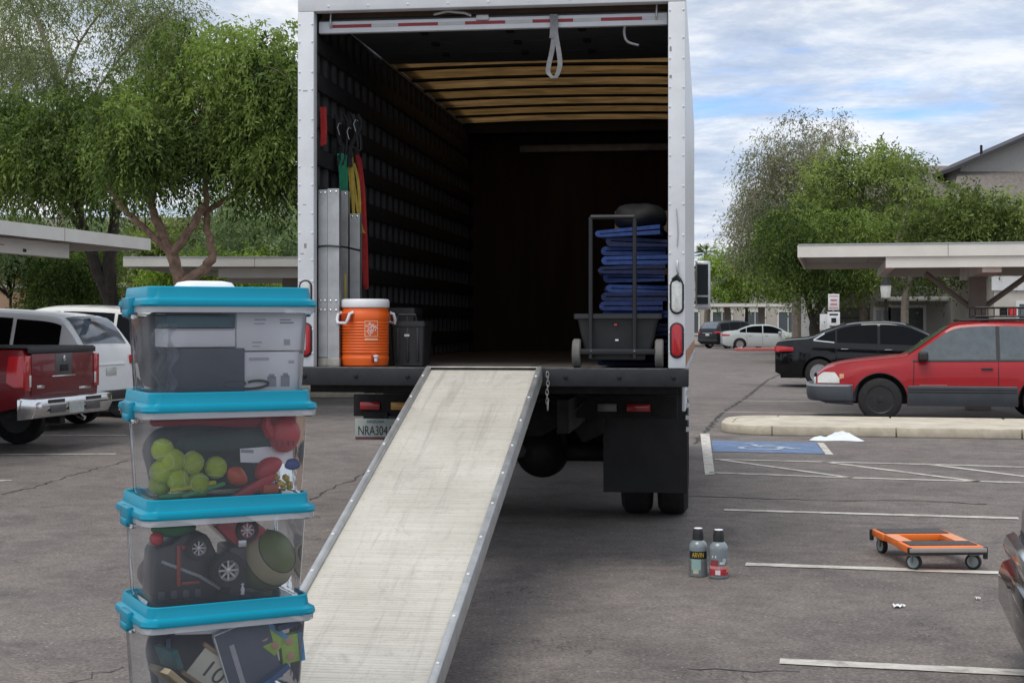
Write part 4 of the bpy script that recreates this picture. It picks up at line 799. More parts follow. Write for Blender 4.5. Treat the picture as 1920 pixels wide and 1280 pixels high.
def band2(o, wrap, r):
    wr = M('label_red', (.45, .03, .05), .5, var=.3, scale=60); pk = M('label_pink', (.62, .28, .28), .5, var=.25, scale=60); wh = M('label_white', (.70, .70, .72), .5)
    wrap(-165, -20, .022, .060, wr, 'label_band'); wrap(-165, -20, .060, .078, pk, 'label_band'); wrap(-150, -100, .079, .115, M('label_maroon', (.26, .05, .05), .5), 'label_patch'); wrap(-160, -118, .085, .095, wr, 'label_patch')
    wrap(-92, -60, .09, .104, wh, 'label_patch'); wrap(-118, -88, .026, .055, wh, 'label_patch', r+.002); wrap(-74, -50, .10, .125, M('label_pale_blue', (.48, .54, .58), .5), 'label_patch'); wrap(-140, -132, .128, .142, wh, 'label_patch'); wrap(-120, -112, .128, .142, wh, 'label_patch'); wrap(-45, -25, .04, .085, M('label_orange', (.60, .30, .14), .5), 'label_patch')
bottle('grey bottle with black cap and a yellow word on a black band', 1309, 1079, band1, 0); bottle('grey bottle with black cap and a red and white label', 1347.5, 1082.5, band2, .0)

# ------------------------------------------------------------------ orange dolly
dl = thing('platform_dolly', 'low orange platform dolly with dark grip mats and four casters on the asphalt', 'dolly', (2.705, 9.66, 0), R(2.5))
dor = M('dolly_orange', (.88, .20, .03), .45, var=.08, scale=8, dirt=.15, dcol=(.35, .10, .03)); dpk = M('dolly_orange_faded', (.80, .33, .17), .6, var=.1); mat_g = M('grip_mat', (.075, .075, .078), .85, var=.25, scale=60, bump=.4, bscale=250)
hz = .152
def frame_bar(lo, hi, nm='frame_board', m=dor): return MB().box(lo, hi).build(nm, m, dl, bevel=.006)
frame_bar((-.24, -.41, hz-.045), (.24, -.16, hz)); frame_bar((-.24, .16, hz-.045), (.24, .41, hz))
for s in (-1, 1):
    frame_bar((s*.185-.045, -.159, hz-.045), (s*.185+.045, .159, hz-.002), 'cross_board', dor); MB().box((s*.185-.044, -.15, hz-.0015), (s*.185+.044, .15, hz+.001)).build('cross_top', dpk, dl)
MB().box((-.215, -.345, hz+.001), (.215, -.18, hz+.006)).build('grip_mat', mat_g, dl, bevel=.002); MB().box((-.215, .185, hz+.001), (.215, .395, hz+.006)).build('grip_mat', mat_g, dl, bevel=.002)
MB().box((-.245, -.432, hz-.032), (.245, -.411, hz-.004)).build('bumper_strip', M('strip_grey', (.36, .33, .31), .5), dl, bevel=.004); MB().box((-.245, -.433, hz-.046), (.245, -.412, hz-.0325)).build('bumper_strip', black_plastic, dl, bevel=.003)
for sx in (-1, 1):
    for sy in (-1, 1):
        MB().box((sx*.24-.012, sy*.415-.014, hz-.075 if (sx > 0) == (sy < 0) else hz-.045), (sx*.24+.012, sy*.415+.014, hz-.0005)).build('corner_cap', black_plastic, dl, bevel=.004)
        cx, cy = sx*.19, sy*.34
        c_ = MB().box((cx-.03, cy-.028, hz-.062), (cx+.03, cy+.028, hz-.0455)).box((cx-.024, cy-.02, .045), (cx-.019, cy+.02, hz-.06)).box((cx+.019, cy-.02, .045), (cx+.024, cy+.02, hz-.06)).build('caster_fork', M('zinc', (.35, .37, .38), .4, .7, var=.15), dl)
        Rw = Matrix.Translation((cx, cy, .050)) @ Matrix.Rotation(R(55 if sy < 0 else 15), 4, 'Z') @ Matrix.Rotation(R(90), 4, 'Y')
        w_ = MB().lathe([(.03, -.014), (.047, -.016), (.05, -.01), (.05, .01), (.047, .016), (.03, .014)], 26, Rw).build('caster_wheel', M('caster_tyre', (.025, .027, .028), .7), dl)
        MB().lathe([(.008, -.019), (.03, -.0165), (.036, -.0162), (.036, .0162), (.03, .0165), (.008, .019)], 22, Rw).build('caster_hub', M('caster_hub', (.30, .37, .38), .4, .2), w_)

# ------------------------------------------------------------------ cars
def wheel_mesh(r, wd, style):
    Rm = Matrix.Rotation(R(90), 4, 'X')
    ty = MB().lathe([(r*.62, -wd/2), (r*.88, -wd/2), (r*.97, -wd/2+.02), (r, -wd/4), (r, wd/4), (r*.97, wd/2-.02), (r*.88, wd/2), (r*.62, wd/2)], 36, Rm, cap=False).mesh('wheel', rubber)
    mb = MB().lathe([(r*.64, wd/2-.004), (r*.64, wd/2+.004), (r*.58, wd/2-.006), (r*.55, wd*.1), (r*.2, wd*.1)], 32, Rm)
    mb.lathe([(r*.64, -wd/2+.004), (r*.5, -wd*.1), (r*.1, -wd*.1)], 24, Rm)
    n = {'alloy': 7, 'steel': 8, 'black': 6}[style]
    for i in range(n):
        mb.box((r*.10, -r*.07, wd*.1), (r*.60, r*.07, wd/2-.012), Rm @ Matrix.Rotation(2*math.pi*i/n, 4, 'Z'))
    mb.lathe([(r*.17, wd*.1), (r*.17, wd/2-.004), (r*.12, wd/2), (r*.03, wd/2)], 18, Rm)
    mt = {'alloy': M('alloy_rim', (.50, .51, .52), .3, .8, var=.08), 'steel': M('silver_rim', (.42, .42, .43), .4, .6, var=.1), 'black': M('black_rim', (.025, .025, .027), .4, .2, var=.2)}[style]
    return ty, mb.mesh('rim', mt)
class Car:
    def __init__(s, name, label, cat, center, heading, L, W, top, belt, sill, wx, wr, paint, tum=.32, kf=.22, kr=.16, Rf=.75, Rr=.5, crown=.035, rim='alloy', group=None, arch=1.17):
        s.L, s.W, s.tum, s.kf, s.kr, s.Rf, s.Rr, s.crown, s.wx, s.wr = L, W, tum, kf, kr, Rf, Rr, crown, wx, wr
        s.topc = sorted([(p.x, p.y) for p in smooth_line([(a, b, 0) for a, b in top], 5)]); s.beltc = belt; s.sillc = sill; s.ar = wr*arch
        s.o = thing(name, label, cat, (center[0], center[1], 0), math.atan2(heading[1], heading[0]), group)
        xs = sorted(set([round(-L/2 + L*i/96, 4) for i in range(97)] + [round(a + s.ar*math.cos(R(t)), 4) for a in wx for t in range(0, 181, 9)] + [round(a+sg*(s.ar+.001), 4) for a in wx for sg in (-1, 1)]))
        xs = [x for x in xs if -L/2 <= x <= L/2]; rings = []
        for x in xs:
            zt, zb, zl = s.zt(x), s.zb(x), s.zs(x); half = []
            for k, t in enumerate((0, .12, .3, .5, .75, .9, 1.0)):
                z = lerp(zl, zb, t); half.append((s.side(x, z), z))
            hc = zt - zb
            for t in (.35, .7, .9): half.append((s.side(x, zb+t*hc), zb+t*hc))
            ye = s.yedge(x)
            for q in (.965, .85, .5, 0): half.append((ye*q, zt - (.012*min(1, hc/.2) if q > .9 else 0) + s.cr(x)*(1-q*q)))
            rings.append([(x, y, z) for y, z in half] + [(x, -y, z) for y, z in half[-2::-1]])
        mb = MB().rings(rings, True, False); n = len(rings[0])
        s.body = mb.build('body', paint, s.o, angle=28)
        MB().box((-L/2+.12, -W/2+.22, min(z for _, z in sill)+.02), (L/2-.15, W/2-.22, .74)).build('underbody', chassis, s.o)
        ty, rm = wheel_mesh(wr, .215, rim)
        for x in wx:
            for sd_ in (-1, 1):
                w_ = inst('wheel', ty, s.o, (x, sd_*(W/2-.125), wr), (0, 0, 0 if sd_ < 0 else math.pi)); inst('rim', rm, w_)
    def cr(s, x): return s.crown * min(1, (s.L/2-abs(x))/.3)
    def wf(s, x):
        f = 1.0; df = (s.L/2-x)/s.Rf; dr = (x+s.L/2)/s.Rr
        if df < 1: f *= 1-s.kf*(1-df)**2.3
        if dr < 1: f *= 1-s.kr*(1-dr)**2.6
        return s.W/2*f
    def zt(s, x): return interp(x, s.topc)
    def zb(s, x): return min(interp(x, s.beltc), s.zt(x)-.012)
    def z0(s, x): return interp(x, s.sillc)
    def zs(s, x):
        z = s.z0(x)
        for a in s.wx:
            if abs(x-a) < s.ar: z = max(z, s.wr + math.sqrt(s.ar**2-(x-a)**2))
        return min(z, s.zb(x)-.05)
    def side(s, x, z):
        zb = s.zb(x)
        if z <= zb:
            t = max(0, (z-s.z0(x))/max(.05, zb-s.z0(x)))
            return s.wf(x) + interp(t, [(0, -.055), (.10, -.03), (.25, -.012), (.45, 0), (.62, -.002), (.78, -.012), (.9, -.02), (1, -.045)])
        return s.wf(x) - .045 - s.tum*(z-zb)
    def yedge(s, x): return max(.05, s.wf(x)-.045-s.tum*(s.zt(x)-s.zb(x)))
    def strip(s, name, mat, x0, x1, lo, hi, off=.005, sides=(-1, 1), nx=14, nz=4, parent=None):
        lo = lo if callable(lo) else (lambda x, v=lo: v); hi = hi if callable(hi) else (lambda x, v=hi: v); res = []
        for sd_ in sides:
            def f(a, b):
                x = lerp(x0, x1, a); z = lerp(lo(x), max(lo(x)+.001, hi(x)), b); return (x, sd_*(s.side(x, z)+off), z)
            res.append(MB().grid(f, nx, nz).build(name, mat, parent or s.o))
        return res
    def glass(s, xa, xb, mat, m_lo=.03, m_top=.055, sides=(-1, 1), lean0=0, lean1=0, **k):
        return s.strip('window', mat, xa, xb, lambda x: s.zb(x)+m_lo, lambda x: max(s.zb(x)+m_lo+.002, s.zt(x)-m_top), .006, sides, 18, 3, **k)
    def top(s, name, mat, x0, x1, q=.86, off=.006, nx=12, q2=None):
        q2 = q if q2 is None else q2
        return MB().grid(lambda a, b: (lerp(x0, x1, a), s.yedge(lerp(x0, x1, a))*lerp(q, q2, a)*(2*b-1), s.zt(lerp(x0, x1, a)) + s.cr(lerp(x0, x1, a))*(1-(lerp(q, q2, a)*(2*b-1))**2)+off), nx, 10).build(name, mat, s.o)
    def end(s, name, mat, front, y0, y1, z0, z1, d=.02, bev=.006, parent=None):
        x = s.L/2 if front else -s.L/2; a, b = (x-.015, x+d) if front else (x-d, x+.015)
        return MB().box((a, y0, z0), (b, y1, z1)).build(name, mat, parent or s.o, bevel=bev)
    def seam(s, x, z0, z1, lean=0.0, sides=(-1, 1), wd=.011, mat=None):
        for sd_ in sides: MB().grid(lambda a, b: (x + lean*b + (a-.5)*wd, sd_*(s.side(x+lean*b, lerp(z0, z1, b))+.0025), lerp(z0, z1, b)), 1, 8).build('panel_gap', mat or chassis, s.o)
    def handle(s, x, z, mat, sides=(-1, 1)):
        for sd_ in sides:
            y = s.side(x, z); MB().box((x-.085, min(sd_*(y-.005), sd_*(y+.028)), z-.014), (x+.085, max(sd_*(y-.005), sd_*(y+.028)), z+.014)).build('door_handle', mat, s.o, bevel=.008)
    def mirror(s, x, mat, sides=(-1, 1)):
        for sd_ in sides:
            y = s.side(x, s.zb(x)+.05); MB().box((x-.06, min(sd_*(y-.02), sd_*(y+.19)), s.zb(x)+.02), (x+.09, max(sd_*(y-.02), sd_*(y+.19)), s.zb(x)+.16)).build('wing_mirror', mat, s.o, bevel=.03, seg=3)
def carpaint(n, c, coat=.8, rough=.35): return M('car_paint_' + n, c, rough, var=.04, scale=2.5, coat=coat, dirt=.06, dcol=(.25, .23, .2))
su2 = (su.x, su.y); sun_ = (-su.x, -su.y)
def sedan(name, label, center, heading, paint, glass=glass_dark, k=1.0, rim='alloy', chrome_trim=True, full=True):
    L = 4.84
    c = Car(name, label, 'car', center, heading, L, 1.83, [(-2.42,.93),(-2.36,1.035),(-2.0,1.085),(-1.62,1.12),(-1.2,1.29),(-.75,1.425),(-.1,1.468),(.45,1.43),(.9,1.26),(1.32,1.04),(1.75,.965),(2.15,.86),(2.36,.74),(2.42,.62)],
            [(-2.42,.90),(-1.6,1.0),(-.5,.965),(1.0,.915),(1.6,.86),(2.42,.58)], [(-2.42,.34),(-2.2,.24),(-1.7,.2),(1.9,.19),(2.2,.2),(2.42,.25)], (-1.42, 1.38), .325, paint, rim=rim, kr=.2, Rr=.7)
    c.glass(-1.42, -1.06, glass, m_lo=.035); c.glass(-1.02, -.12, glass, m_lo=.035); c.glass(-.06, 1.0, glass, m_lo=.035)
    c.top('windscreen', glass, .52, 1.28, .88, q2=.84); c.top('rear_window', glass, -1.58, -.82, .84, q2=.86)
    c.strip('tail_lamp', red_lamp, -2.415, -2.0, lambda x: .80+.05*(x+2.42), lambda x: .93-.10*max(0, x+2.3), .007); c.end('tail_lamp', red_lamp, False, .44, .72, .80, .92); c.end('tail_lamp', red_lamp, False, -.72, -.44, .80, .92)
    c.end('licence_plate', clear_lamp, False, -.16, .16, .72, .84, .012)
    for x in (-1.0, -.09, .98): c.seam(x, .30, .93, -.02)
    c.handle(-.85, .86, chrome if chrome_trim else paint); c.handle(.12, .845, chrome if chrome_trim else paint); c.mirror(.86, paint)
    c.strip('headlamp', clear_lamp, 1.95, 2.41, lambda x: .60, lambda x: min(.74, c.zt(x)-.03), .006)
    if chrome_trim: c.strip('window_trim', chrome, -1.50, 1.0, lambda x: c.zb(x)+.006, lambda x: c.zb(x)+.028, .008, nx=30, nz=1)
    c.end('grille', black_plastic, True, -.5, .5, .34, .56)
    return c
blackp = M('car_paint_black', (.004, .004, .005), .12, var=.04, coat=.35, spec=.3); silverp = carpaint('silver', (.50, .54, .54)); whitep = M('car_paint_white', (.88, .89, .90), .5, var=.02, coat=.2); redp = M('car_paint_red', (.34, .010, .016), .38, var=.05, scale=2.5, coat=.4, spec=.35); darkred = M('car_paint_dark_red', (.145, .005, .010), .38, var=.05, coat=.45, spec=.35); darkp = M('car_paint_charcoal', (.006, .007, .009), .35, var=.04, coat=.3, spec=.3)
# black sedan, tail to the left
c = sedan('parked_sedan', 'black sedan parked tail first behind the red wagon', (9.05, 36.2), su2, blackp, chrome_trim=False)
c.strip('quarter_trim', chrome, -1.55, -1.08, lambda x: c.zb(x)+.052-(x+1.55)*.07, lambda x: c.zb(x)+.074-(x+1.55)*.07, .009, nx=8, nz=1, sides=(-1,)); c.strip('quarter_trim', chrome, -1.55, -1.30, lambda x: c.zb(x)+.055+(x+1.55)*.62, lambda x: c.zb(x)+.085+(x+1.55)*.62, .009, nx=8, nz=1, sides=(-1,)); c.handle(-.85, .862, chrome); c.handle(.12, .847, chrome); c.o.scale = (1.05, 1.05, 1.075)
sedan('parked_sedan', 'dark sedan whose roof shows between the black sedan and the red wagon', (12.7, 39.6), su2, darkp, chrome_trim=False)
sedan('parked_sedan', 'distant silver sedan parked across the lot beside a dark car', (14.75, 87.0), (1, -.06), silverp, chrome_trim=False)
# right edge black car
c = sedan('parked_sedan', 'black car with chrome bumper cut off by the right edge of the picture', (4.52, 5.52), (-.973, .23), blackp, chrome_trim=False); c.o.scale = (1, 1, 1.13)
c.strip('chrome_bumper_trim', chrome, 1.75, 2.419, lambda x: .435-.05*(2.42-x), lambda x: .535-.05*(2.42-x), .03, nx=24, nz=5); c.strip('chrome_lip', chrome, 1.75, 2.419, .375, .39, .035, nx=24, nz=2)
c.end('chrome_bumper_trim', chrome, True, -.73, .73, .43, .53, .08, .045); c.end('front_bumper', blackp, True, -.74, .74, .20, .425, .10, .075)
# red wagon, nose to the left
wg = Car('red_wagon', 'red station wagon with grey lower cladding and a black roof basket', 'car', (7.20, 23.98), sun_, 4.46, 1.735,
         [(-2.23,.90),(-2.19,1.05),(-1.98,1.45),(-1.82,1.52),(-.7,1.56),(-.2,1.55),(.12,1.50),(.40,1.32),(.80,1.045),(.98,1.01),(1.6,.94),(2.0,.86),(2.17,.76),(2.23,.64)],
         [(-2.23,.92),(-1.0,.955),(.8,.94),(1.5,.86),(2.23,.60)], [(-2.23,.36),(-2.0,.28),(-1.6,.25),(1.6,.25),(2.0,.27),(2.23,.32)], (-1.28, 1.22), .345, redp, rim='black', kf=.16, kr=.1, arch=1.2)
clad = M('grey_cladding', (.055, .063, .075), .6, var=.12, scale=4)
wg.glass(-.54, .60, glass_grey, m_lo=.03); wg.glass(-1.30, -.60, glass_grey, m_lo=.03); wg.glass(-2.0, -1.36, glass_grey, m_lo=.03)
wg.top('windscreen', glass_grey, .16, .79, .9, q2=.88)
wg.strip('door_pillar', black_plastic, -.60, -.54, lambda x: wg.zb(x)+.03, lambda x: wg.zt(x)-.06, .007, nx=2)
for xa, xb in ((-2.229, -1.70), (-.86, .80), (1.64, 2.229)): wg.strip('side_cladding', clad, xa, xb, lambda x: wg.zs(x)+.002, .565, .012, nx=22)
wg.strip('wheel_arch', black_plastic, 1.22-.43, 1.22+.43, lambda x: wg.zs(x), lambda x: max(wg.zs(x)+.002, .345+math.sqrt(max(0, .425**2-(x-1.22)**2))), .010, nx=40, nz=2)
wg.strip('wheel_arch', black_plastic, -1.28-.43, -1.28+.43, lambda x: wg.zs(x), lambda x: max(wg.zs(x)+.002, .345+math.sqrt(max(0, .425**2-(x+1.28)**2))), .010, nx=40, nz=2)
bpl = smooth_line([(1.645, .862, 0), (1.9, .868, 0), (2.12, .85, 0), (2.26, .76, 0), (2.335, .55, 0), (2.36, .25, 0), (2.365, 0, 0)], 4); bpl = bpl + [Vector((p.x, -p.y, 0)) for p in bpl[-2::-1]]
MB().rings([[(p.x-.05, p.y*.9, .31), (p.x-.01, p.y*.99, .325), (p.x+.012, p.y*1.008, .39), (p.x+.015, p.y*1.01, .53), (p.x-.005, p.y*.995, .575), (p.x-.10, p.y*.88, .59)] for p in bpl]).build('front_bumper', clad, wg.o, angle=50); MB().rings([[(p.x+.0155, p.y*1.0115, .545), (p.x+.0, p.y*1.0, .574), (p.x-.02, p.y*.99, .578), (p.x-.02, p.y*.99, .545)] for p in bpl]).build('bumper_strip', M('cladding_edge', (.22, .24, .26), .5), wg.o)
for z_, m_ in ((.552, M('cladding_edge', (.22, .24, .26), .5)), (.50, chassis), (.46, chassis)): wg.strip('cladding_groove', m_, -.84, .79, z_, z_+.012, .0145, nx=10, nz=1); wg.end('grille', black_plastic, True, -.4, .4, .60, .72)
wg.strip('headlamp', clear_lamp, 1.85, 2.19, lambda x: .60, lambda x: min(.60+.17*min(1, (x-1.80)/.12), wg.zt(x)-.045), .008, nx=14); wg.strip('indicator_lamp', M('pale_amber', (.60, .30, .16), .2), 1.78, 1.848, lambda x: .66+.3*(1.848-x), lambda x: .745, .008, nx=5)
wg.end('headlamp', clear_lamp, True, .42, .70, .58, .69); wg.end('headlamp', clear_lamp, True, -.70, -.42, .58, .69)
wg.strip('window_trim', black_plastic, -2.0, .72, lambda x: wg.zb(x)+.004, lambda x: wg.zb(x)+.03, .009, nx=24, nz=1)
for x, ln in ((.72, -.02), (-.57, 0), (-1.36, .0)): wg.seam(x, .30, .95, ln)
wg.handle(-.40, .84, black_plastic); wg.handle(-1.20, .84, black_plastic); wg.mirror(.55, black_plastic)
wg.strip('side_moulding', M('badge_strip', (.45, .2, .2), .4), .2, .62, .575, .585, .004, nx=4, nz=1)
for sd_ in (-1, 1): MB().tube([(.0, sd_*.52, 1.60), (-1.75, sd_*.52, 1.62)], .02, 8).build('roof_rail', black_plastic, wg.o)
bk = MB()
for z in (1.66, 1.80):
    for a, b in (((-.25, -.5), (-1.8, -.5)), ((-.25, .5), (-1.8, .5)), ((-.25, -.5), (-.25, .5)), ((-1.8, -.5), (-1.8, .5))): bk.tube([(a[0], a[1], z), (b[0], b[1], z)], .014, 6)
for i in range(17):
    x = -.25 - 1.55*i/16
    for y in (-.5, .5): bk.tube([(x, y, 1.66), (x, y, 1.80)], .008, 5)
for i in range(7): bk.tube([(-.25-1.55*i/6, -.5, 1.66), (-.25-1.55*i/6, .5, 1.66)], .009, 5)
for x in (-.4, -1.6):
    for y in (-.46, .46): bk.box((x-.06, y-.03, 1.57), (x+.06, y+.03, 1.655))
bk.build('roof_basket', M('basket_black', (.012, .012, .012), .5), wg.o)
o = thing('roof_cargo', 'red and dark cans strapped in the roof basket of the red wagon', 'cans', wg.o.matrix_world @ Vector((0, 0, 0))); o.location = Matrix.Translation(wg.o.location) @ Matrix.Rotation(wg.o.rotation_euler.z, 4, 'Z') @ Vector((-.72, .44, 1.675)); o.rotation_euler = wg.o.rotation_euler
MB().lathe([(.06, 0), (.065, .01), (.065, .11), (.03, .125)], 16).build('red_can', M('can_red', (.60, .05, .05), .5), o, loc=(-.10, 0, 0)); MB().box((-.02, -.05, 0), (.09, .05, .12)).build('dark_case', chassis, o, bevel=.008)
# dark SUV far away
def suv(name, label, center, heading, paint, H=1.70, L=4.66, W=1.84, glass=glass_dark):
    k = H/1.70
    c = Car(name, label, 'car', center, heading, L, W, [(-2.33,.92),(-2.30,1.10*k),(-2.06,1.46*k),(-1.86,1.60*k),(-1.3,1.66*k),(-.4,1.70*k),(.2,1.68*k),(.62,1.55*k),(1.02,1.28*k),(1.32,1.12*k),(1.8,1.03*k),(2.15,.93*k),(2.3,.78),(2.33,.66)],
            [(-2.33,1.06*k),(-1.5,1.06*k),(.0,1.0*k),(1.2,.97*k),(2.33,.6)], [(-2.33,.40),(-2.1,.30),(-1.8,.24),(1.7,.23),(2.1,.26),(2.33,.34)], (-1.40, 1.34), .355, paint, tum=.30, kr=.10, Rr=.45, kf=.2)
    c.glass(-1.95, -1.22, glass, m_lo=.04, m_top=.09); c.glass(-1.16, -.22, glass, m_lo=.04, m_top=.08); c.glass(-.16, .98, glass, m_lo=.04, m_top=.08)
    c.top('rear_window', M('rear_glass', (.10, .125, .16), .08, var=.2, spec=.9), -2.24, -1.93, .84, q2=.86, off=.008); c.top('windscreen', glass, .6, 1.22, .9, q2=.86)  # bluish base colour of the rear glass adds a painted sky reflection
    for a, b in ((-.86, -.60), (.60, .86)): c.end('tail_lamp', red_lamp, False, a, b, .92*k, 1.05*k)
    c.strip('tail_lamp', red_lamp, -2.325, -2.02, lambda x: .93*k, lambda x: 1.06*k-.06*(x+2.33), .008)
    c.end('licence_plate', clear_lamp, False, -.16, .16, .78, .90, .012); c.end('plate_recess', silverp if paint is darkp else whitep, False, -.42, .42, .93, .955, .018); c.end('rear_bumper', black_plastic, False, -.84, .84, .42, .56, .035, .02)
    for x in (-1.19, -.19, .98): c.seam(x, .32, 1.0*k, 0)
    c.strip('sill_cladding', black_plastic, -2.2, 2.2, lambda x: c.zs(x)+.002, lambda x: max(c.zs(x)+.003, .36), .006, nx=60, nz=1)
    c.handle(-1.0, .93*k, paint); c.handle(.0, .92*k, paint); c.mirror(.85, paint)
    return c
suv('parked_suv', 'distant dark SUV parked at an angle beside the box truck', (13.9, 92.5), (.80, .60), darkp)
sw = suv('parked_suv', 'white SUV with a blue-grey rear window parked behind the dark red pickup', (-8.22, 22.42), sun_, whitep, H=1.74)
MB().box((-2.30, -.1, 1.66), (-1.98, .1, 1.665)).build('rear_wiper_cover', black_plastic, sw.o)
suv('parked_suv', 'tall white vehicle with black windows, farthest in the left row', (-7.55, 25.4), sun_, carpaint('pearl', (.74, .74, .70)), H=1.83, L=4.66)
# dark red pickup
pk = Car('pickup_truck', 'dark red pickup truck with chrome rear bumper at the left edge', 'pickup truck', (-8.03, 18.62), sun_, 5.2, 1.85,
         [(-2.6,1.12),(-2.585,1.235),(-2.4,1.245),(-.72,1.245),(-.68,1.40),(-.60,1.62),(-.45,1.74),(.3,1.78),(.7,1.72),(1.25,1.26),(1.4,1.20),(2.2,1.12),(2.5,1.0),(2.6,.8)],
         [(-2.6,1.10),(-.6,1.14),(1.2,1.12),(2.6,.7)], [(-2.6,.58),(-2.3,.52),(-1.9,.45),(2.0,.42),(2.6,.45)], (-1.55, 1.65), .375, darkred, tum=.25, kr=.05, Rr=.22, crown=.01, rim='black')
pk.glass(-.55, .25, glass_dark, m_top=.08); pk.glass(.31, 1.1, glass_dark, m_top=.08)
MB().box((-2.59, -.80, 1.252), (-.75, .80, 1.275)).build('bed_cover', black_plastic, pk.o, bevel=.008); pk.end('tailgate_cap', black_plastic, False, -.79, .79, 1.195, 1.262, .02, .008)
pk.end('tailgate', darkred, False, -.735, .735, .70, 1.19, .014, .006); tgp = pk.end('handle_surround', M('graphite', (.10, .10, .105), .4, .3), False, -.20, .20, .93, 1.185, .020, .008)
pk.end('tailgate_handle', chassis, False, -.10, .10, .97, 1.05, .026, .006, tgp); MB().lathe([(.035, 0), (.035, .006), (.02, .009)], 20, Matrix.Translation((-2.622, 0, 1.125)) @ Matrix.Rotation(R(-90), 4, 'Y')).build('badge', chrome, tgp); pk.end('handle_trim', chrome, False, -.27, .27, .905, .922, .024, .004, tgp)
pk.end('nameplate', chrome, False, -.66, -.38, .735, .765, .018, .002); pk.end('trim_badge', chrome, False, .45, .62, .78, .815, .018, .002)
for sgn in (-1, 1):
    y0, y1 = sorted((sgn*.755, sgn*.885)); l_ = pk.end('tail_lamp', red_lamp, False, y0, y1, .76, 1.17, .022, .012); a, b = sorted((sgn*.757, sgn*.80)); pk.end('reversing_lamp', clear_lamp, False, a, b, .80, .94, .026, .006, l_)
pk.strip('tail_lamp', red_lamp, -2.595, -2.40, lambda x: .80+.55*max(0, x+2.5), 1.165, .008)
bp = MB()
bp.rings([[(-2.55, y, .42), (-2.72, y*.98, .44), (-2.78, y*.975, .55), (-2.77, y*.975, .665), (-2.60, y, .68), (-2.55, y, .66)] for y in (-.95, -.80, -.35, 0, .35, .80, .95)])
bo = bp.build('rear_bumper', chrome, pk.o, bevel=.008); MB().box((-2.795, -.17, .47), (-2.781, .17, .60)).build('licence_plate', M('plate_paint', (.42, .46, .44), .5), bo); [MB().box((-2.789, q, .61), (-2.77, q+.34, .65)).build('step_pad', black_plastic, bo) for q in (-.62, .28)]; [MB().box((-2.786, q, .49), (-2.77, q+.35, .58)).build('bumper_recess', M('graphite', (.10, .10, .105), .4, .3), bo, bevel=.004) for q in (-.60, .25)]
MB().tube([(-2.5, -.55, .40), (-2.9+.3, -.55, .36)], .03, 10).build('exhaust_tip', chrome, pk.o); MB().box((-2.6, -.06, .33), (-2.4, .06, .42)).build('tow_hitch', chassis, pk.o)

# ------------------------------------------------------------------ carports
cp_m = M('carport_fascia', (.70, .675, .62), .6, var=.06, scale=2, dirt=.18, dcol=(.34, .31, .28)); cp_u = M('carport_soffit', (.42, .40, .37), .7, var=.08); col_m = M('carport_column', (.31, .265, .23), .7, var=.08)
def carport(label, loc, rz, X0, X1, Y0, Y1, zt, th, beams, cols, braces=()):
    o = thing('carport', label, 'carport', loc, rz)
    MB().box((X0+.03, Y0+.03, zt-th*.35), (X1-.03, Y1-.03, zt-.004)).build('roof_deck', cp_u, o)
    for a, b in (((X0, Y0, zt-th), (X1, Y0+.029, zt)), ((X0, Y1-.029, zt-th), (X1, Y1, zt)), ((X0, Y0+.03, zt-th), (X0+.029, Y1-.03, zt)), ((X1-.029, Y0+.03, zt-th), (X1, Y1-.03, zt))): MB().box(a, b).build('fascia', cp_m, o)
    n = int((X1-X0)/.6) if X1-X0 > Y1-Y0 else int((Y1-Y0)/.6)
    for i in range(1, n):
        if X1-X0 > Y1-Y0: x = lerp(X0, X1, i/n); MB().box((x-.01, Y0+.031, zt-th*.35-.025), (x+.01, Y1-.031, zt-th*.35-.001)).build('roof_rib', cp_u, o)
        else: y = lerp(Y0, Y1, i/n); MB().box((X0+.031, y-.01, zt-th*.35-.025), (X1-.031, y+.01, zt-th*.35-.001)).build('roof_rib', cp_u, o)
    LX = X1-X0 > Y1-Y0
    for i in range(1, 6):
        q = i*2.4
        if LX and q < X1-X0: MB().box((X0+q-.006, Y0-.002, zt-th+.004), (X0+q+.006, Y0-.0005, zt-.004)).build('fascia_joint', col_m, o)
        if not LX and q < Y1-Y0: MB().box((X1+.0005, Y1-q-.006, zt-th+.004), (X1+.002, Y1-q+.006, zt-.004)).build('fascia_joint', col_m, o)
    MB().box((X0+.01, Y0-.012, zt+.001), (X1-.01, Y0+.03, zt+.02)).build('drip_edge', alu, o)
    for a, b in beams: MB().box(a, b).build('beam', cp_m, o)
    for x, y, wd, h in cols: MB().box((x-wd/2, y-wd/2, 0), (x+wd/2, y+wd/2, h)).box((x-wd*.75, y-wd*.75, 0), (x+wd*.75, y+wd*.75, .25)).build('column', col_m, o, bevel=.01)
    for a, b in braces: MB().tube([a, b], .05, 4).build('brace', col_m, o)
    return o
c1 = carport('long pale carport roof over the pickup and white SUV on the left', (-5.13, 21.0, 0), SA, -4.4, 0, -10, 0, 2.75, .165, [((-.46, -10, 2.40), (-.30, -1.75, 2.583)), ((-4.1, -10, 2.40), (-3.95, -.6, 2.583))], [(-2.75, -7.5, .25, 2.6), (-2.75, -1.5, .25, 2.6)])
ink = M('bay_number_red', (.45, .10, .10), .6); MB().box((-.2995, -3.62, 2.49), (-.2975, -3.30, 2.502)).box((-.2995, -3.62, 2.45), (-.2975, -3.60, 2.56)).build('bay_mark', ink, c1); MB().box((-.2995, -2.88, 2.43), (-.2975, -2.80, 2.47)).build('bay_mark', chassis, c1)
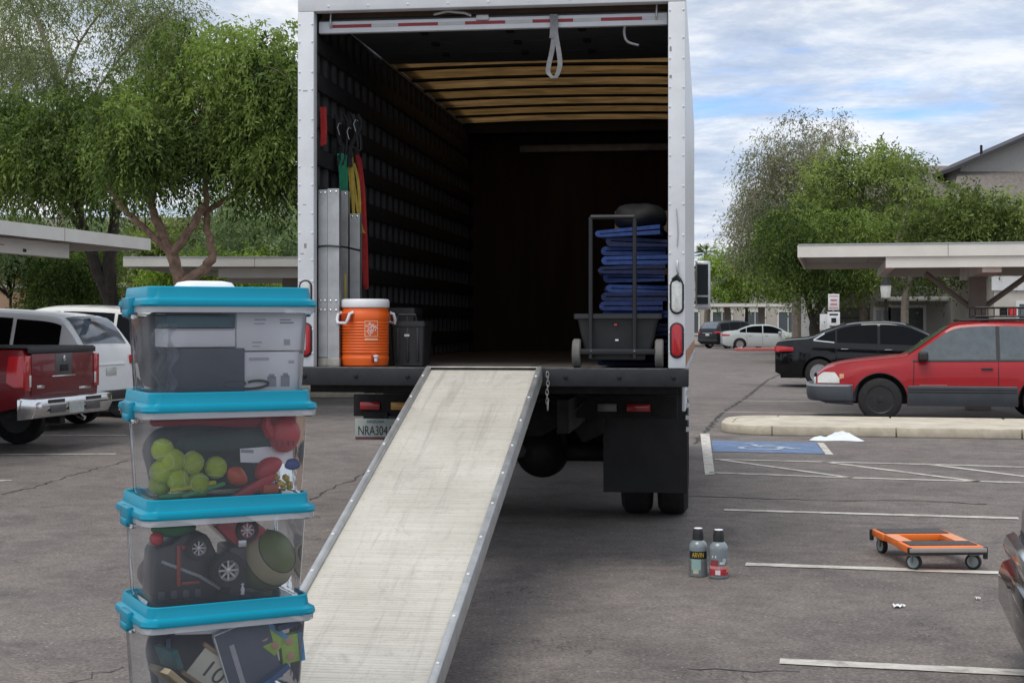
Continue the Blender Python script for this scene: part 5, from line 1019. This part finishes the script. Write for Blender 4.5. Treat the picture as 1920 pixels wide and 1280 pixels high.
carport('pale carport roof beyond the left row, behind the tree trunk', (-7.1, 27.0, 0), 0, 0, 9, 0, 5.5, 2.75, .165, [((1.6, .7, 2.40), (9, .85, 2.583)), ((1.0, 4.6, 2.40), (9, 4.75, 2.583))], [(2.65, 2.7, .28, 2.6), (7, 2.7, .28, 2.6)])
c3 = carport('pale carport roof on a thick brown column behind the red wagon', (4.73, 24.5, 0), SA, 0, 13, 0, 5.6, 2.84, .20, [((1.42, .035, 2.46), (12.6, .19, 2.638)), ((1.42, 4.7, 2.46), (12.6, 4.87, 2.638)), ((1.42, .195, 2.46), (1.57, 4.695, 2.60)), ((4.9, .195, 2.46), (5.05, 4.695, 2.60)), ((2.95, .196, 2.38), (3.25, 4.69, 2.60))], [(3.1, 2.8, .30, 2.5), (9.3, 2.8, .30, 2.5)], [((3.1, 2.8, 1.75), (2.2, 2.8, 2.46)), ((3.1, 2.8, 1.75), (4.05, 2.8, 2.46))])
carport('low distant carport behind the silver sedan', (10.8, 97, 0), R(-2), 0, 9.5, 0, 5.5, 2.85, .22, [], [(1.0, 2.7, .4, 2.7), (3.6, 2.7, .4, 2.7), (5.9, 2.7, .4, 2.7), (8.2, 2.7, .4, 2.7)])

# ------------------------------------------------------------------ buildings
def house_wall(o, X0, X1, Y0, Y1, z0, z1, mat): return MB().box((X0, Y0, z0), (X1, Y1, z1)).build('wall', mat, o)
def window_(o, x, z, w_, h, y, frame=None, nm='window'):
    f = MB().box((x-w_/2-.12, y-.07, z-.12), (x+w_/2+.12, y-.002, z-.001)).box((x-w_/2-.12, y-.07, z+h+.001), (x+w_/2+.12, y-.002, z+h+.12)).box((x-w_/2-.12, y-.07, z), (x-w_/2, y-.002, z+h)).box((x+w_/2, y-.07, z), (x+w_/2+.12, y-.002, z+h)).build(nm, frame or trim_w, o)
    MB().box((x-w_/2, y-.03, z), (x+w_/2, y-.003, z+h)).build('pane', M('pane_grey', (.10, .12, .13), .12, var=.2, spec=.7), f); MB().box((x-.03, y-.05, z), (x+.03, y-.031, z+h)).build('mullion', frame or trim_w, f); return f
trim_w = M('house_trim', (.72, .72, .71), .6, var=.04); stucco_g = M('stucco_grey', (.42, .405, .385), .9, var=.06, scale=2, bump=.2, bscale=60); stucco_l = M('stucco_taupe', (.52, .485, .43), .9, var=.06, scale=2, bump=.2, bscale=60)
shingle = M('roof_shingle', (.17, .15, .135), .95, var=.25, scale=7, bump=.5, bscale=18)
hb = thing('apartment_house', 'grey apartment house with a shingled gable roof behind the right trees', 'building', (0, 0, 0))
house_wall(hb, 13.2, 34, 62, 67.5, 0, 5.7, stucco_g); house_wall(hb, 19.0, 33.9, 67.51, 78, 0, 5.7, stucco_g)
MB().add([(12.4,61.4,5.6),(34.6,61.4,5.6),(34.6,70,8.85),(18.0,70,8.85),(12.4,61.4,5.72),(34.6,61.4,5.72),(34.6,70,9.0),(18.0,70,9.0),(12.4,78.6,5.6),(34.6,78.6,5.6),(12.4,78.6,5.72),(34.6,78.6,5.72)], [(0,1,2,3),(4,7,6,5),(0,4,5,1),(3,2,9,8),(7,10,11,6),(8,9,11,10),(0,3,7,4),(3,8,10,7),(1,5,6,2),(2,6,11,9)]).build('roof', shingle, hb, smooth=False)
gx0, gx1, gz0, gz1 = 19.4, 31.0, 8.25, 10.75
MB().prism([(gx0+.5, gz0-2), (gx1-.5, gz0-2), (gx1-.5, gz0+.22), ((gx0+gx1)/2, gz1+.02), (gx0+.5, gz0+.22)], 1, 65.6, 70).build('gable_wall', M('gable_grey', (.34, .33, .32), .9, var=.05), hb, smooth=False)
MB().prism([(gx0, gz0), ((gx0+gx1)/2, gz1), (gx1, gz0), (gx1, gz0+.16), ((gx0+gx1)/2, gz1+.18), (gx0, gz0+.16)], 1, 65.0, 72).build('gable_roof', M('gable_edge', (.045, .045, .05), .8), hb, smooth=False)
MB().add([(gx0-1.5,61.2,5.65),(gx1+1.5,61.2,5.65),(gx1+.4,65.58,gz0-.02),(gx0+.4,65.58,gz0-.02),(gx0-1.5,61.2,5.9),(gx1+1.5,61.2,5.9),(gx1+.4,65.58,gz0+.02),(gx0+.4,65.58,gz0+.02)], [(0,1,2,3),(4,7,6,5),(0,4,5,1),(1,5,6,2),(2,6,7,3),(3,7,4,0)]).build('lower_roof', shingle, hb, smooth=False)
MB().box((23.3, 66.5, 9.6), (24.0, 67.2, 10.45)).build('chimney', stucco_g, hb); MB().tube([(21.1, 66.5, 8.8), (21.1, 66.5, 9.55)], .06, 8).build('vent_pipe', chassis, hb)
for x, z, ww, h in ((16.55, .5, 1.35, 1.7), (15.5, .6, .5, 1.5), (20.8, .5, 1.3, 1.6), (24.6, .5, 1.3, 1.6)): window_(hb, x, z, ww, h, 62)
MB().box((13.75, 61.96, 0), (15.0, 61.998, 2.2)).build('garage_door', M('garage_grey', (.13, .125, .12), .7), hb)
for i in range(1, 5): MB().box((13.75, 61.945, .44*i), (15.0, 61.958, .44*i+.03)).build('garage_panel_joint', chassis, hb)
for x, z in ((17.2, 3.1), (21, 3.1), (25, 3.1)): window_(hb, x, z, 1.3, 1.4, 62)
MB().box((15.2, 59.4, 2.45), (18.3, 61.99, 2.62)).build('porch_roof', trim_w, hb, bevel=.02); MB().box((17.95, 59.55, 0), (18.2, 59.8, 2.445)).build('porch_post', stucco_l, hb)
h2 = thing('side_building', 'taupe stucco wing with a white band behind the carport column', 'building', (0, 0, 0))
house_wall(h2, 17.6, 30, 54, 59.3, 0, 4.3, stucco_l); MB().box((17.5, 53.93, 2.75), (30.1, 53.998, 3.25)).build('white_band', trim_w, h2); MB().box((17.3, 53.6, 4.302), (30.3, 59.39, 4.45)).build('parapet', trim_w, h2)
for i in range(5): window_(h2, 19.0+2.0*i, 1.15, 1.0, 1.1, 54)
h3 = thing('distant_building', 'pale distant building behind the far carport', 'building', (0, 0, 0))
house_wall(h3, 8, 36, 112, 124, 0, 5.5, stucco_l)
for i in range(6): window_(h3, 13.4+2.5*i, .8, 1.4, 1.6, 112)
MB().box((7.6, 111.6, 5.502), (36.4, 124.4, 5.8)).build('parapet', trim_w, h3)
h4 = thing('orange_stucco_house', 'orange brown stucco house behind the bushes at far left', 'building', (0, 0, 0))
house_wall(h4, -24, -3.2, 46, 56, 0, 3.3, M('stucco_orange', (.42, .24, .15), .9, var=.08, bump=.2)); MB().prism([(45.2, 3.302), (51, 5.2), (56.8, 3.302)], 0, -24.5, -2.8).build('roof', shingle, h4, smooth=False)
for i in range(5): window_(h4, -20+4*i, 1.0, 1.3, 1.3, 46)
h5 = thing('tan_wall', 'tan block wall beyond the left carport', 'wall', (0, 0, 0)); MB().box((-30, 33.5, 0), (-8.75, 33.8, 2.35)).build('wall_face', M('wall_tan', (.40, .26, .18), .9, var=.1, scale=3), h5); MB().box((-30, 33.45, 2.352), (-8.7, 33.85, 2.45)).build('wall_cap', stucco_l, h5)
# signs and lamp
def sign(label, u, Y, parts, h):
    o = thing('parking_sign', label, 'sign', Vector(((u-960)/FPX*Y, Y, 0))); MB().box((-.03, 0, 0), (.03, .05, h)).build('post', M('galv_post', (.30, .30, .30), .5, .5), o)
    for z0, z1, w_, m, ln in parts:
        p_ = MB().box((-w_/2, -.02, z0), (w_/2, -.002, z1)).build('sign_plate', m, o, bevel=.003)
        for (a, b, c_, d_, mm) in ln: MB().box((-w_/2+a*w_, -.024, lerp(z0, z1, b)), (-w_/2+c_*w_, -.0205, lerp(z0, z1, d_))).build('sign_print', mm, p_)
wsg = M('sign_white', (.72, .72, .72), .5); rsg = M('sign_red', (.55, .22, .24), .5)
sign('pole with a pink and a white parking sign behind the black sedan', 1563, 48, [(1.98, 2.50, .36, wsg, [(.1, .1, .9, .16, rsg), (.1, .84, .9, .90, rsg), (.2, .3, .8, .42, rsg), (.2, .55, .8, .68, rsg)]), (1.22, 1.92, .40, wsg, [(.15, .84, .85, .92, chassis), (.3, .50, .7, .72, chassis), (.15, .3, .85, .36, chassis), (.15, .15, .85, .21, chassis)])], 2.52)
sign('second pale parking sign on a pole left of the distant tree trunk', 1545, 56, [(1.3, 1.9, .32, wsg, [])], 1.95)
lp = thing('lantern_post', 'black post lantern standing before the grey apartment house', 'lamp', Vector(((1661-960)/FPX*52, 52, 0))); MB().lathe([(.09, 0), (.08, .3), (.05, .35), (.045, 2.35), (.07, 2.4)], 12).build('post', chassis, lp); MB().lathe([(.08, 2.4), (.16, 2.45), (.20, 2.85), (.17, 2.9)], 8).build('lantern', M('lantern_glass', (.55, .54, .50), .3), lp); MB().lathe([(.23, 2.9), (.10, 3.1), (.03, 3.2)], 8).build('lantern_cap', chassis, lp)

# ------------------------------------------------------------------ trees
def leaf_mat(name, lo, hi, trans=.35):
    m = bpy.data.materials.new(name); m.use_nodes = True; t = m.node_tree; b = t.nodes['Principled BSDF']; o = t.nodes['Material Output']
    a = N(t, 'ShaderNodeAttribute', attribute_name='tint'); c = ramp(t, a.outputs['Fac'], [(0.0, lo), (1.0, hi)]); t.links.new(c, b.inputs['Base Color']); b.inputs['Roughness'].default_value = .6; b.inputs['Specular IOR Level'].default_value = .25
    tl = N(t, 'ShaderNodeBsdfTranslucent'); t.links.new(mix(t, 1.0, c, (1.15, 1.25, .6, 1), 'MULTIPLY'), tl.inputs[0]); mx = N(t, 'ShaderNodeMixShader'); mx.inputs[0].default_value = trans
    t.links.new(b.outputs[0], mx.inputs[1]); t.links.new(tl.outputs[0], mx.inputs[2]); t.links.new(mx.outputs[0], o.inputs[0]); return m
def norm(a): return a / np.maximum(1e-9, np.linalg.norm(a, axis=-1, keepdims=True))
def crown(parent, mat, centers, sig, twigs, leaves, tl, ll, lw, droop, name='crown', flat=1.0):
    """twigs spread round clump centres, each twig carrying leaf-sized faces"""
    cs = np.array([c[:3] for c in centers], float); rad = np.array([c[3] if len(c) > 3 else 1.0 for c in centers]); pr = rad**2/np.sum(rad**2)
    ci = rng.choice(len(cs), twigs, p=pr); off = norm(rng.normal(size=(twigs, 3))) * (rng.random((twigs, 1))**.62) * (sig*rad[ci])[:, None]; off[:, 2] = np.where(off[:, 2] < 0, off[:, 2]*.45, off[:, 2])*flat
    base = cs[ci] + off
    d = norm(off) * .8 + rng.normal(size=(twigs, 3)) * .55; d[:, 2] += .15 - droop*.6; d = norm(d)
    L = tl * rng.uniform(.5, 1.3, (twigs, 1)); tint = np.clip(.45 + .16*rng.normal(size=twigs) + (rng.normal(size=len(cs))*.42)[ci] + .22*(off[:, 2]/(sig*rad[ci])), 0, 1)  # random tone plus painted light: lit and dark clumps, paler clump tops
    t = (np.arange(leaves)+.5)/leaves; T_ = t[None, :, None]
    P = base[:, None, :] + d[:, None, :]*L[:, None, :]*T_; P[:, :, 2] -= droop*(L*t[None, :]**2)
    P += rng.normal(size=P.shape)*ll*.25
    ld = norm(d[:, None, :]*.6 + rng.normal(size=P.shape)*.6 + np.array([0, 0, -droop*.8])); nn = norm(np.cross(ld, rng.normal(size=P.shape)))
    s_ = rng.uniform(.6, 1.25, P.shape[:2]+(1,)); a = P; b = P + ld*ll*s_*.45 + nn*lw*s_*.5; c = P + ld*ll*s_; e = P + ld*ll*s_*.45 - nn*lw*s_*.5
    V = np.stack([a, b, c, e], axis=2).reshape(-1, 3); nq = len(V)//4
    me = bpy.data.meshes.new(name); me.vertices.add(len(V)); me.vertices.foreach_set('co', V.astype(np.float32).ravel()); me.loops.add(len(V)); me.loops.foreach_set('vertex_index', np.arange(len(V), dtype=np.int32)); me.polygons.add(nq)
    me.polygons.foreach_set('loop_start', (np.arange(nq)*4).astype(np.int32))
    at_ = me.attributes.new('tint', 'FLOAT', 'POINT'); tt = np.repeat(np.clip(tint[:, None] + rng.normal(size=(twigs, leaves))*.12, 0, 1).reshape(-1), 4); at_.data.foreach_set('value', tt.astype(np.float32))
    me.update(calc_edges=True); me.validate(); me.materials.append(mat)
    o = bpy.data.objects.new(name, me); C.objects.link(o); o.parent = parent; o['kind'] = 'stuff'; return o
def limb(mb, pts, r0, r1, n=8, jit=.02):
    P = smooth_line(pts, 5); P = [p + Vector((random.uniform(-jit, jit), random.uniform(-jit, jit), 0)) if 0 < i < len(P)-1 else p for i, p in enumerate(P)]
    mb.tube(P, [lerp(r0, r1, i/(len(P)-1)) for i in range(len(P))], n); return P
bark_d = M('bark_dark', (.045, .036, .030), .95, var=.3, scale=8, bump=.6, bscale=25); bark_r = M('bark_reddish', (.27, .175, .125), .9, var=.4, scale=9, bump=.9, bscale=16, dirt=.6, dcol=(.10, .07, .055)); bark_g = M('bark_grey', (.26, .22, .18), .9, var=.2, scale=6, bump=.4, bscale=20)
def tree(name, label, Y, limbs, clumps, leafm, bark, sig, twigs, leaves, tl, ll, lw, droop, dy=1.5, flat=.8, cat='tree', twig_r=.02):
    """limbs: (pixel polyline, r0, r1) at distance Y; clumps: (u, v, radius in m) spread in depth by dy"""
    o = thing(name, label, cat, Vector((at(limbs[0][0][0][0], limbs[0][0][0][1], Y).x, Y, 0))); base = o.location; mb = MB(); tips = []
    for k, (pl, r0, r1) in enumerate(limbs):
        depth = 0 if k == 0 else random.uniform(-.5, .5)
        P = [at(u, v, Y + depth*(i/max(1, len(pl)-1))) - base for i, (u, v) in enumerate(pl)]
        if k == 0: P[0].z = -.05
        Q = limb(mb, P, r0, r1); tips += [Q[-1], Q[len(Q)//2]]
    cs = []
    for (u, v, rr) in clumps:
        p = at(u, v, Y + random.uniform(-dy, dy)) - base; cs.append((p.x, p.y, p.z, rr))
        tp = min(tips, key=lambda q: (q-p).length); mid = tp.lerp(p, .5) + Vector((random.uniform(-.2, .2), random.uniform(-.2, .2), .15*(p-tp).length)); limb(mb, [tp, mid, p], min(.03, twig_r*1.2), twig_r*.3, 5, .01)
    mb.build('trunk', bark, o); crown(o, leafm, cs, sig, twigs, leaves, tl, ll, lw, droop, flat=flat); return o
def spread(u0, u1, v0, v1, n, rr, shape=None):
    res = []
    while len(res) < n:
        u, v = random.uniform(u0, u1), random.uniform(v0, v1)
        if shape is None or shape((u-u0)/(u1-u0), (v-v0)/(v1-v0)): res.append((u, v, rr*random.uniform(.7, 1.25)))
    return res
dome = lambda a, b: (2*a-1)**2*.9 + (1-b)**2*.85 < 1.0 and b < .9 + .1*math.sin(a*9)
gl = leaf_mat('leaf_green', (.042, .074, .019), (.25, .335, .088), .42); gd = leaf_mat('leaf_deep', (.038, .066, .018), (.21, .285, .075), .42); gs = leaf_mat('leaf_sage', (.15, .21, .11), (.34, .43, .23)); gy = leaf_mat('leaf_lime', (.11, .19, .025), (.31, .42, .08)); gg = leaf_mat('leaf_greyish', (.15, .15, .105), (.33, .32, .23)); ge = leaf_mat('leaf_eucalypt', (.14, .17, .085), (.36, .40, .22)); gr_ = leaf_mat('leaf_olive', (.075, .105, .032), (.30, .37, .115), .42)
# main left tree with reddish forked trunk
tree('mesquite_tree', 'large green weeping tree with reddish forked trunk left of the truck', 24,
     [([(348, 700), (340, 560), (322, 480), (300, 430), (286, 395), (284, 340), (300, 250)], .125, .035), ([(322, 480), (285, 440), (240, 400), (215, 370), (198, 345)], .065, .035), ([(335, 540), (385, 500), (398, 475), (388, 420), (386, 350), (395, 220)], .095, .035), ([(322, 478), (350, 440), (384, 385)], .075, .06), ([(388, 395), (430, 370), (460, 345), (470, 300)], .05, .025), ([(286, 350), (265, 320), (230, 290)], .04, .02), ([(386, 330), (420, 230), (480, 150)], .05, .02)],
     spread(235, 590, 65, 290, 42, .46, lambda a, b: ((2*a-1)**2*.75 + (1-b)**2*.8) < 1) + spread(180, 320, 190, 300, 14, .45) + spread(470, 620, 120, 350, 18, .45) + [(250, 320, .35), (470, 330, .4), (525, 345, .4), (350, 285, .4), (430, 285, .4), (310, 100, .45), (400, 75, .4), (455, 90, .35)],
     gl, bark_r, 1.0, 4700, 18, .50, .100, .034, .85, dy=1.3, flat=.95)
tree('mesquite_tree', 'dark trunked green tree behind the left carport roof', 28.5, [([(208, 720), (207, 560), (205, 500), (213, 430), (214, 385), (235, 330)], .17, .06), ([(205, 560), (180, 500), (158, 430), (140, 380), (110, 330)], .13, .05), ([(195, 530), (165, 450), (125, 390), (90, 330)], .09, .04), ([(212, 420), (240, 370), (280, 330)], .05, .03)],
     spread(-60, 240, 190, 320, 40, .62, lambda a, b: (2*a-1)**2*.7+(1-b)**2*.7 < 1) + [(25, 340, .4), (75, 345, .4), (150, 325, .4), (-30, 330, .5), (230, 270, .5)], gd, bark_d, 1.0, 4000, 16, .56, .115, .038, .9, dy=1.5, flat=.9)
tree('eucalyptus_tree', 'tall sparse eucalyptus with pale leaves at the upper left', 42, [([(118, 640), (118, 330), (110, 160), (70, 40), (40, -40)], .15, .03), ([(112, 170), (150, 80), (200, 10)], .06, .02), ([(116, 230), (60, 150), (10, 90)], .05, .02), ([(118, 260), (210, 130), (270, 60)], .05, .02)],
     spread(-40, 340, -70, 175, 46, .70), ge, bark_g, 1.1, 4300, 12, .8, .13, .034, .9, dy=2.5, flat=1.0)
tree('palo_verde_tree', 'feathery sage green tree between the left trunk and the truck', 36, [([(470, 650), (470, 520), (460, 450), (440, 400)], .14, .05), ([(468, 500), (520, 430), (540, 390)], .07, .03)], spread(400, 620, 345, 490, 34, .7), gs, bark_g, 1.0, 3400, 14, .55, .085, .028, .25, dy=1.6)
tree('palo_verde_tree', 'light green tree seen through the forked trunk', 39, [([(300, 640), (300, 500), (285, 440)], .12, .05)], spread(235, 400, 425, 505, 26, .6), gr_, bark_g, 1.0, 2400, 10, .55, .12, .04, .3, dy=1.5)
tree('oleander_shrub', 'dense green shrub under the left carport roof', 31, [([(110, 660), (115, 560)], .06, .03)], spread(60, 235, 470, 590, 26, .5), gl, bark_d, 1.0, 2400, 9, .4, .11, .035, .7, dy=.8, cat='shrub')
tree('oleander_shrub', 'olive shrub at the far left edge below the carport beam', 31.5, [([(20, 660), (20, 560)], .05, .03)], spread(-60, 40, 400, 530, 14, .5), gs, bark_d, 1.0, 1300, 9, .4, .11, .035, .6, dy=.8, cat='shrub')
tree('oleander_shrub', 'yellow green shrub below the second left carport', 34, [([(290, 650), (290, 570)], .06, .03)], spread(235, 560, 495, 580, 28, .5), gy, bark_d, 1.0, 2200, 9, .4, .11, .035, .5, dy=.8, cat='shrub')
tree('oleander_shrub', 'pale feathery shrub rising behind the left carport', 37, [([(80, 660), (80, 470)], .06, .03)], spread(40, 235, 435, 500, 18, .5), gs, bark_d, 1.0, 1500, 9, .5, .13, .04, .5, dy=.8, cat='shrub')
# right side
tree('eucalyptus_tree', 'tall sparse grey leaved tree at the left of the right grove', 74, [([(1495, 640), (1490, 520), (1470, 430), (1450, 350), (1440, 290)], .28, .05), ([(1485, 480), (1520, 380), (1540, 290), (1550, 250)], .15, .04), ([(1490, 500), (1430, 440), (1400, 380)], .10, .03)],
     spread(1395, 1575, 238, 420, 40, .95, lambda a, b: a < .35 and b > .12 or a >= .35) + spread(1375, 1440, 380, 470, 8, .9), gg, bark_g, 1.1, 3300, 11, 1.2, .20, .046, .9, dy=2.5, flat=1.1)
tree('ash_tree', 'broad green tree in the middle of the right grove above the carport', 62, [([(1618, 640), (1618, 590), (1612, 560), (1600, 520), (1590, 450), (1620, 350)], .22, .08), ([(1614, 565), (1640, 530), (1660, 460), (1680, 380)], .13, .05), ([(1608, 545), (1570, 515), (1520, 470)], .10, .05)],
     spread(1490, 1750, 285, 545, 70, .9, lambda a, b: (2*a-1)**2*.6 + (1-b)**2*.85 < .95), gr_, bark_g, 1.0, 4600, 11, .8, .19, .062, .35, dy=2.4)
tree('ash_tree', 'dark stemmed green tree hanging low over the black sedan', 58, [([(1530, 640), (1528, 600), (1540, 570), (1560, 545), (1570, 480)], .24, .09), ([(1528, 610), (1515, 570), (1505, 520)], .15, .06), ([(1540, 570), (1600, 520), (1640, 470)], .09, .04)],
     spread(1440, 1640, 400, 535, 46, .8), gl, bark_d, 1.0, 2800, 11, .8, .17, .05, .7, dy=1.5)
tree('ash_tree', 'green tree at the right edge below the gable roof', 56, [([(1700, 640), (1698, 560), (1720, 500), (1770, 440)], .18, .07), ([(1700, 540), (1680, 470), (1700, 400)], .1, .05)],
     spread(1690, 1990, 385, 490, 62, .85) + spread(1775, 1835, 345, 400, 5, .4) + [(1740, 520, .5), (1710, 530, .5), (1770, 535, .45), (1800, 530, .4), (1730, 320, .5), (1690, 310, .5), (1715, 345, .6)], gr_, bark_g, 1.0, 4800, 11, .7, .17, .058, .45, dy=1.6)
tree('lime_shrub_tree', 'bright lime green bushy tree between the truck and the distant sedan', 104, [([(1400, 640), (1400, 580), (1410, 520)], .16, .06)], spread(1340, 1500, 480, 560, 46, 1.15) + spread(1400, 1510, 430, 500, 18, 1.15), gy, bark_d, 1.0, 3800, 11, .95, .24, .08, .4, dy=1.8)
# palm
pm_ = thing('palm_tree', 'small distant palm top just right of the truck mirror', 'palm', Vector((at(1324, 500, 105).x, 105, 0))); top_ = at(1324, 478, 105) - pm_.location
MB().tube([(0, 0, -.05), (.1, 0, top_.z*.5), top_], [.25, .2, .18], 10).build('trunk', bark_g, pm_)
fr = M('palm_frond', (.20, .25, .11), .7, var=.2)
for i in range(26):
    a = 2*math.pi*i/26 + random.uniform(-.1, .1); el = random.uniform(-.5, 1.3); L_ = random.uniform(1.1, 1.6); d = Vector((math.cos(a)*math.cos(el), math.sin(a)*math.cos(el), math.sin(el))); mb = MB(); sd_ = d.cross(Vector((0, 0, 1))).normalized()
    for s in range(9):
        p0 = top_ + d*L_*.35; q = d*math.cos((s-4)*.17) + sd_*math.sin((s-4)*.17); p1 = top_ + d*L_*.35 + q*L_*.65 - Vector((0, 0, .25*L_)); n_ = q.cross(sd_+Vector((0, 0, .3))).normalized()*.03 + sd_*.03
        mb.add([p0-n_, p0+n_, p1], [(0, 1, 2)])
    mb.tube([top_, top_+d*L_*.36], .02, 4).build('frond', fr, pm_, smooth=False)
# small weeds by the red kerb
wd_ = thing('weed_clump', 'small green weed clump growing at the red painted kerb', 'weed', (15.6, 82.8, .0)); crown(wd_, gy, [(0, 0, .35, .5)], 1.0, 90, 6, .35, .12, .03, -.2, name='leaves'); MB().tube([(0, 0, -.02), (0, 0, .35)], .02, 5).build('stem', bark_d, wd_)
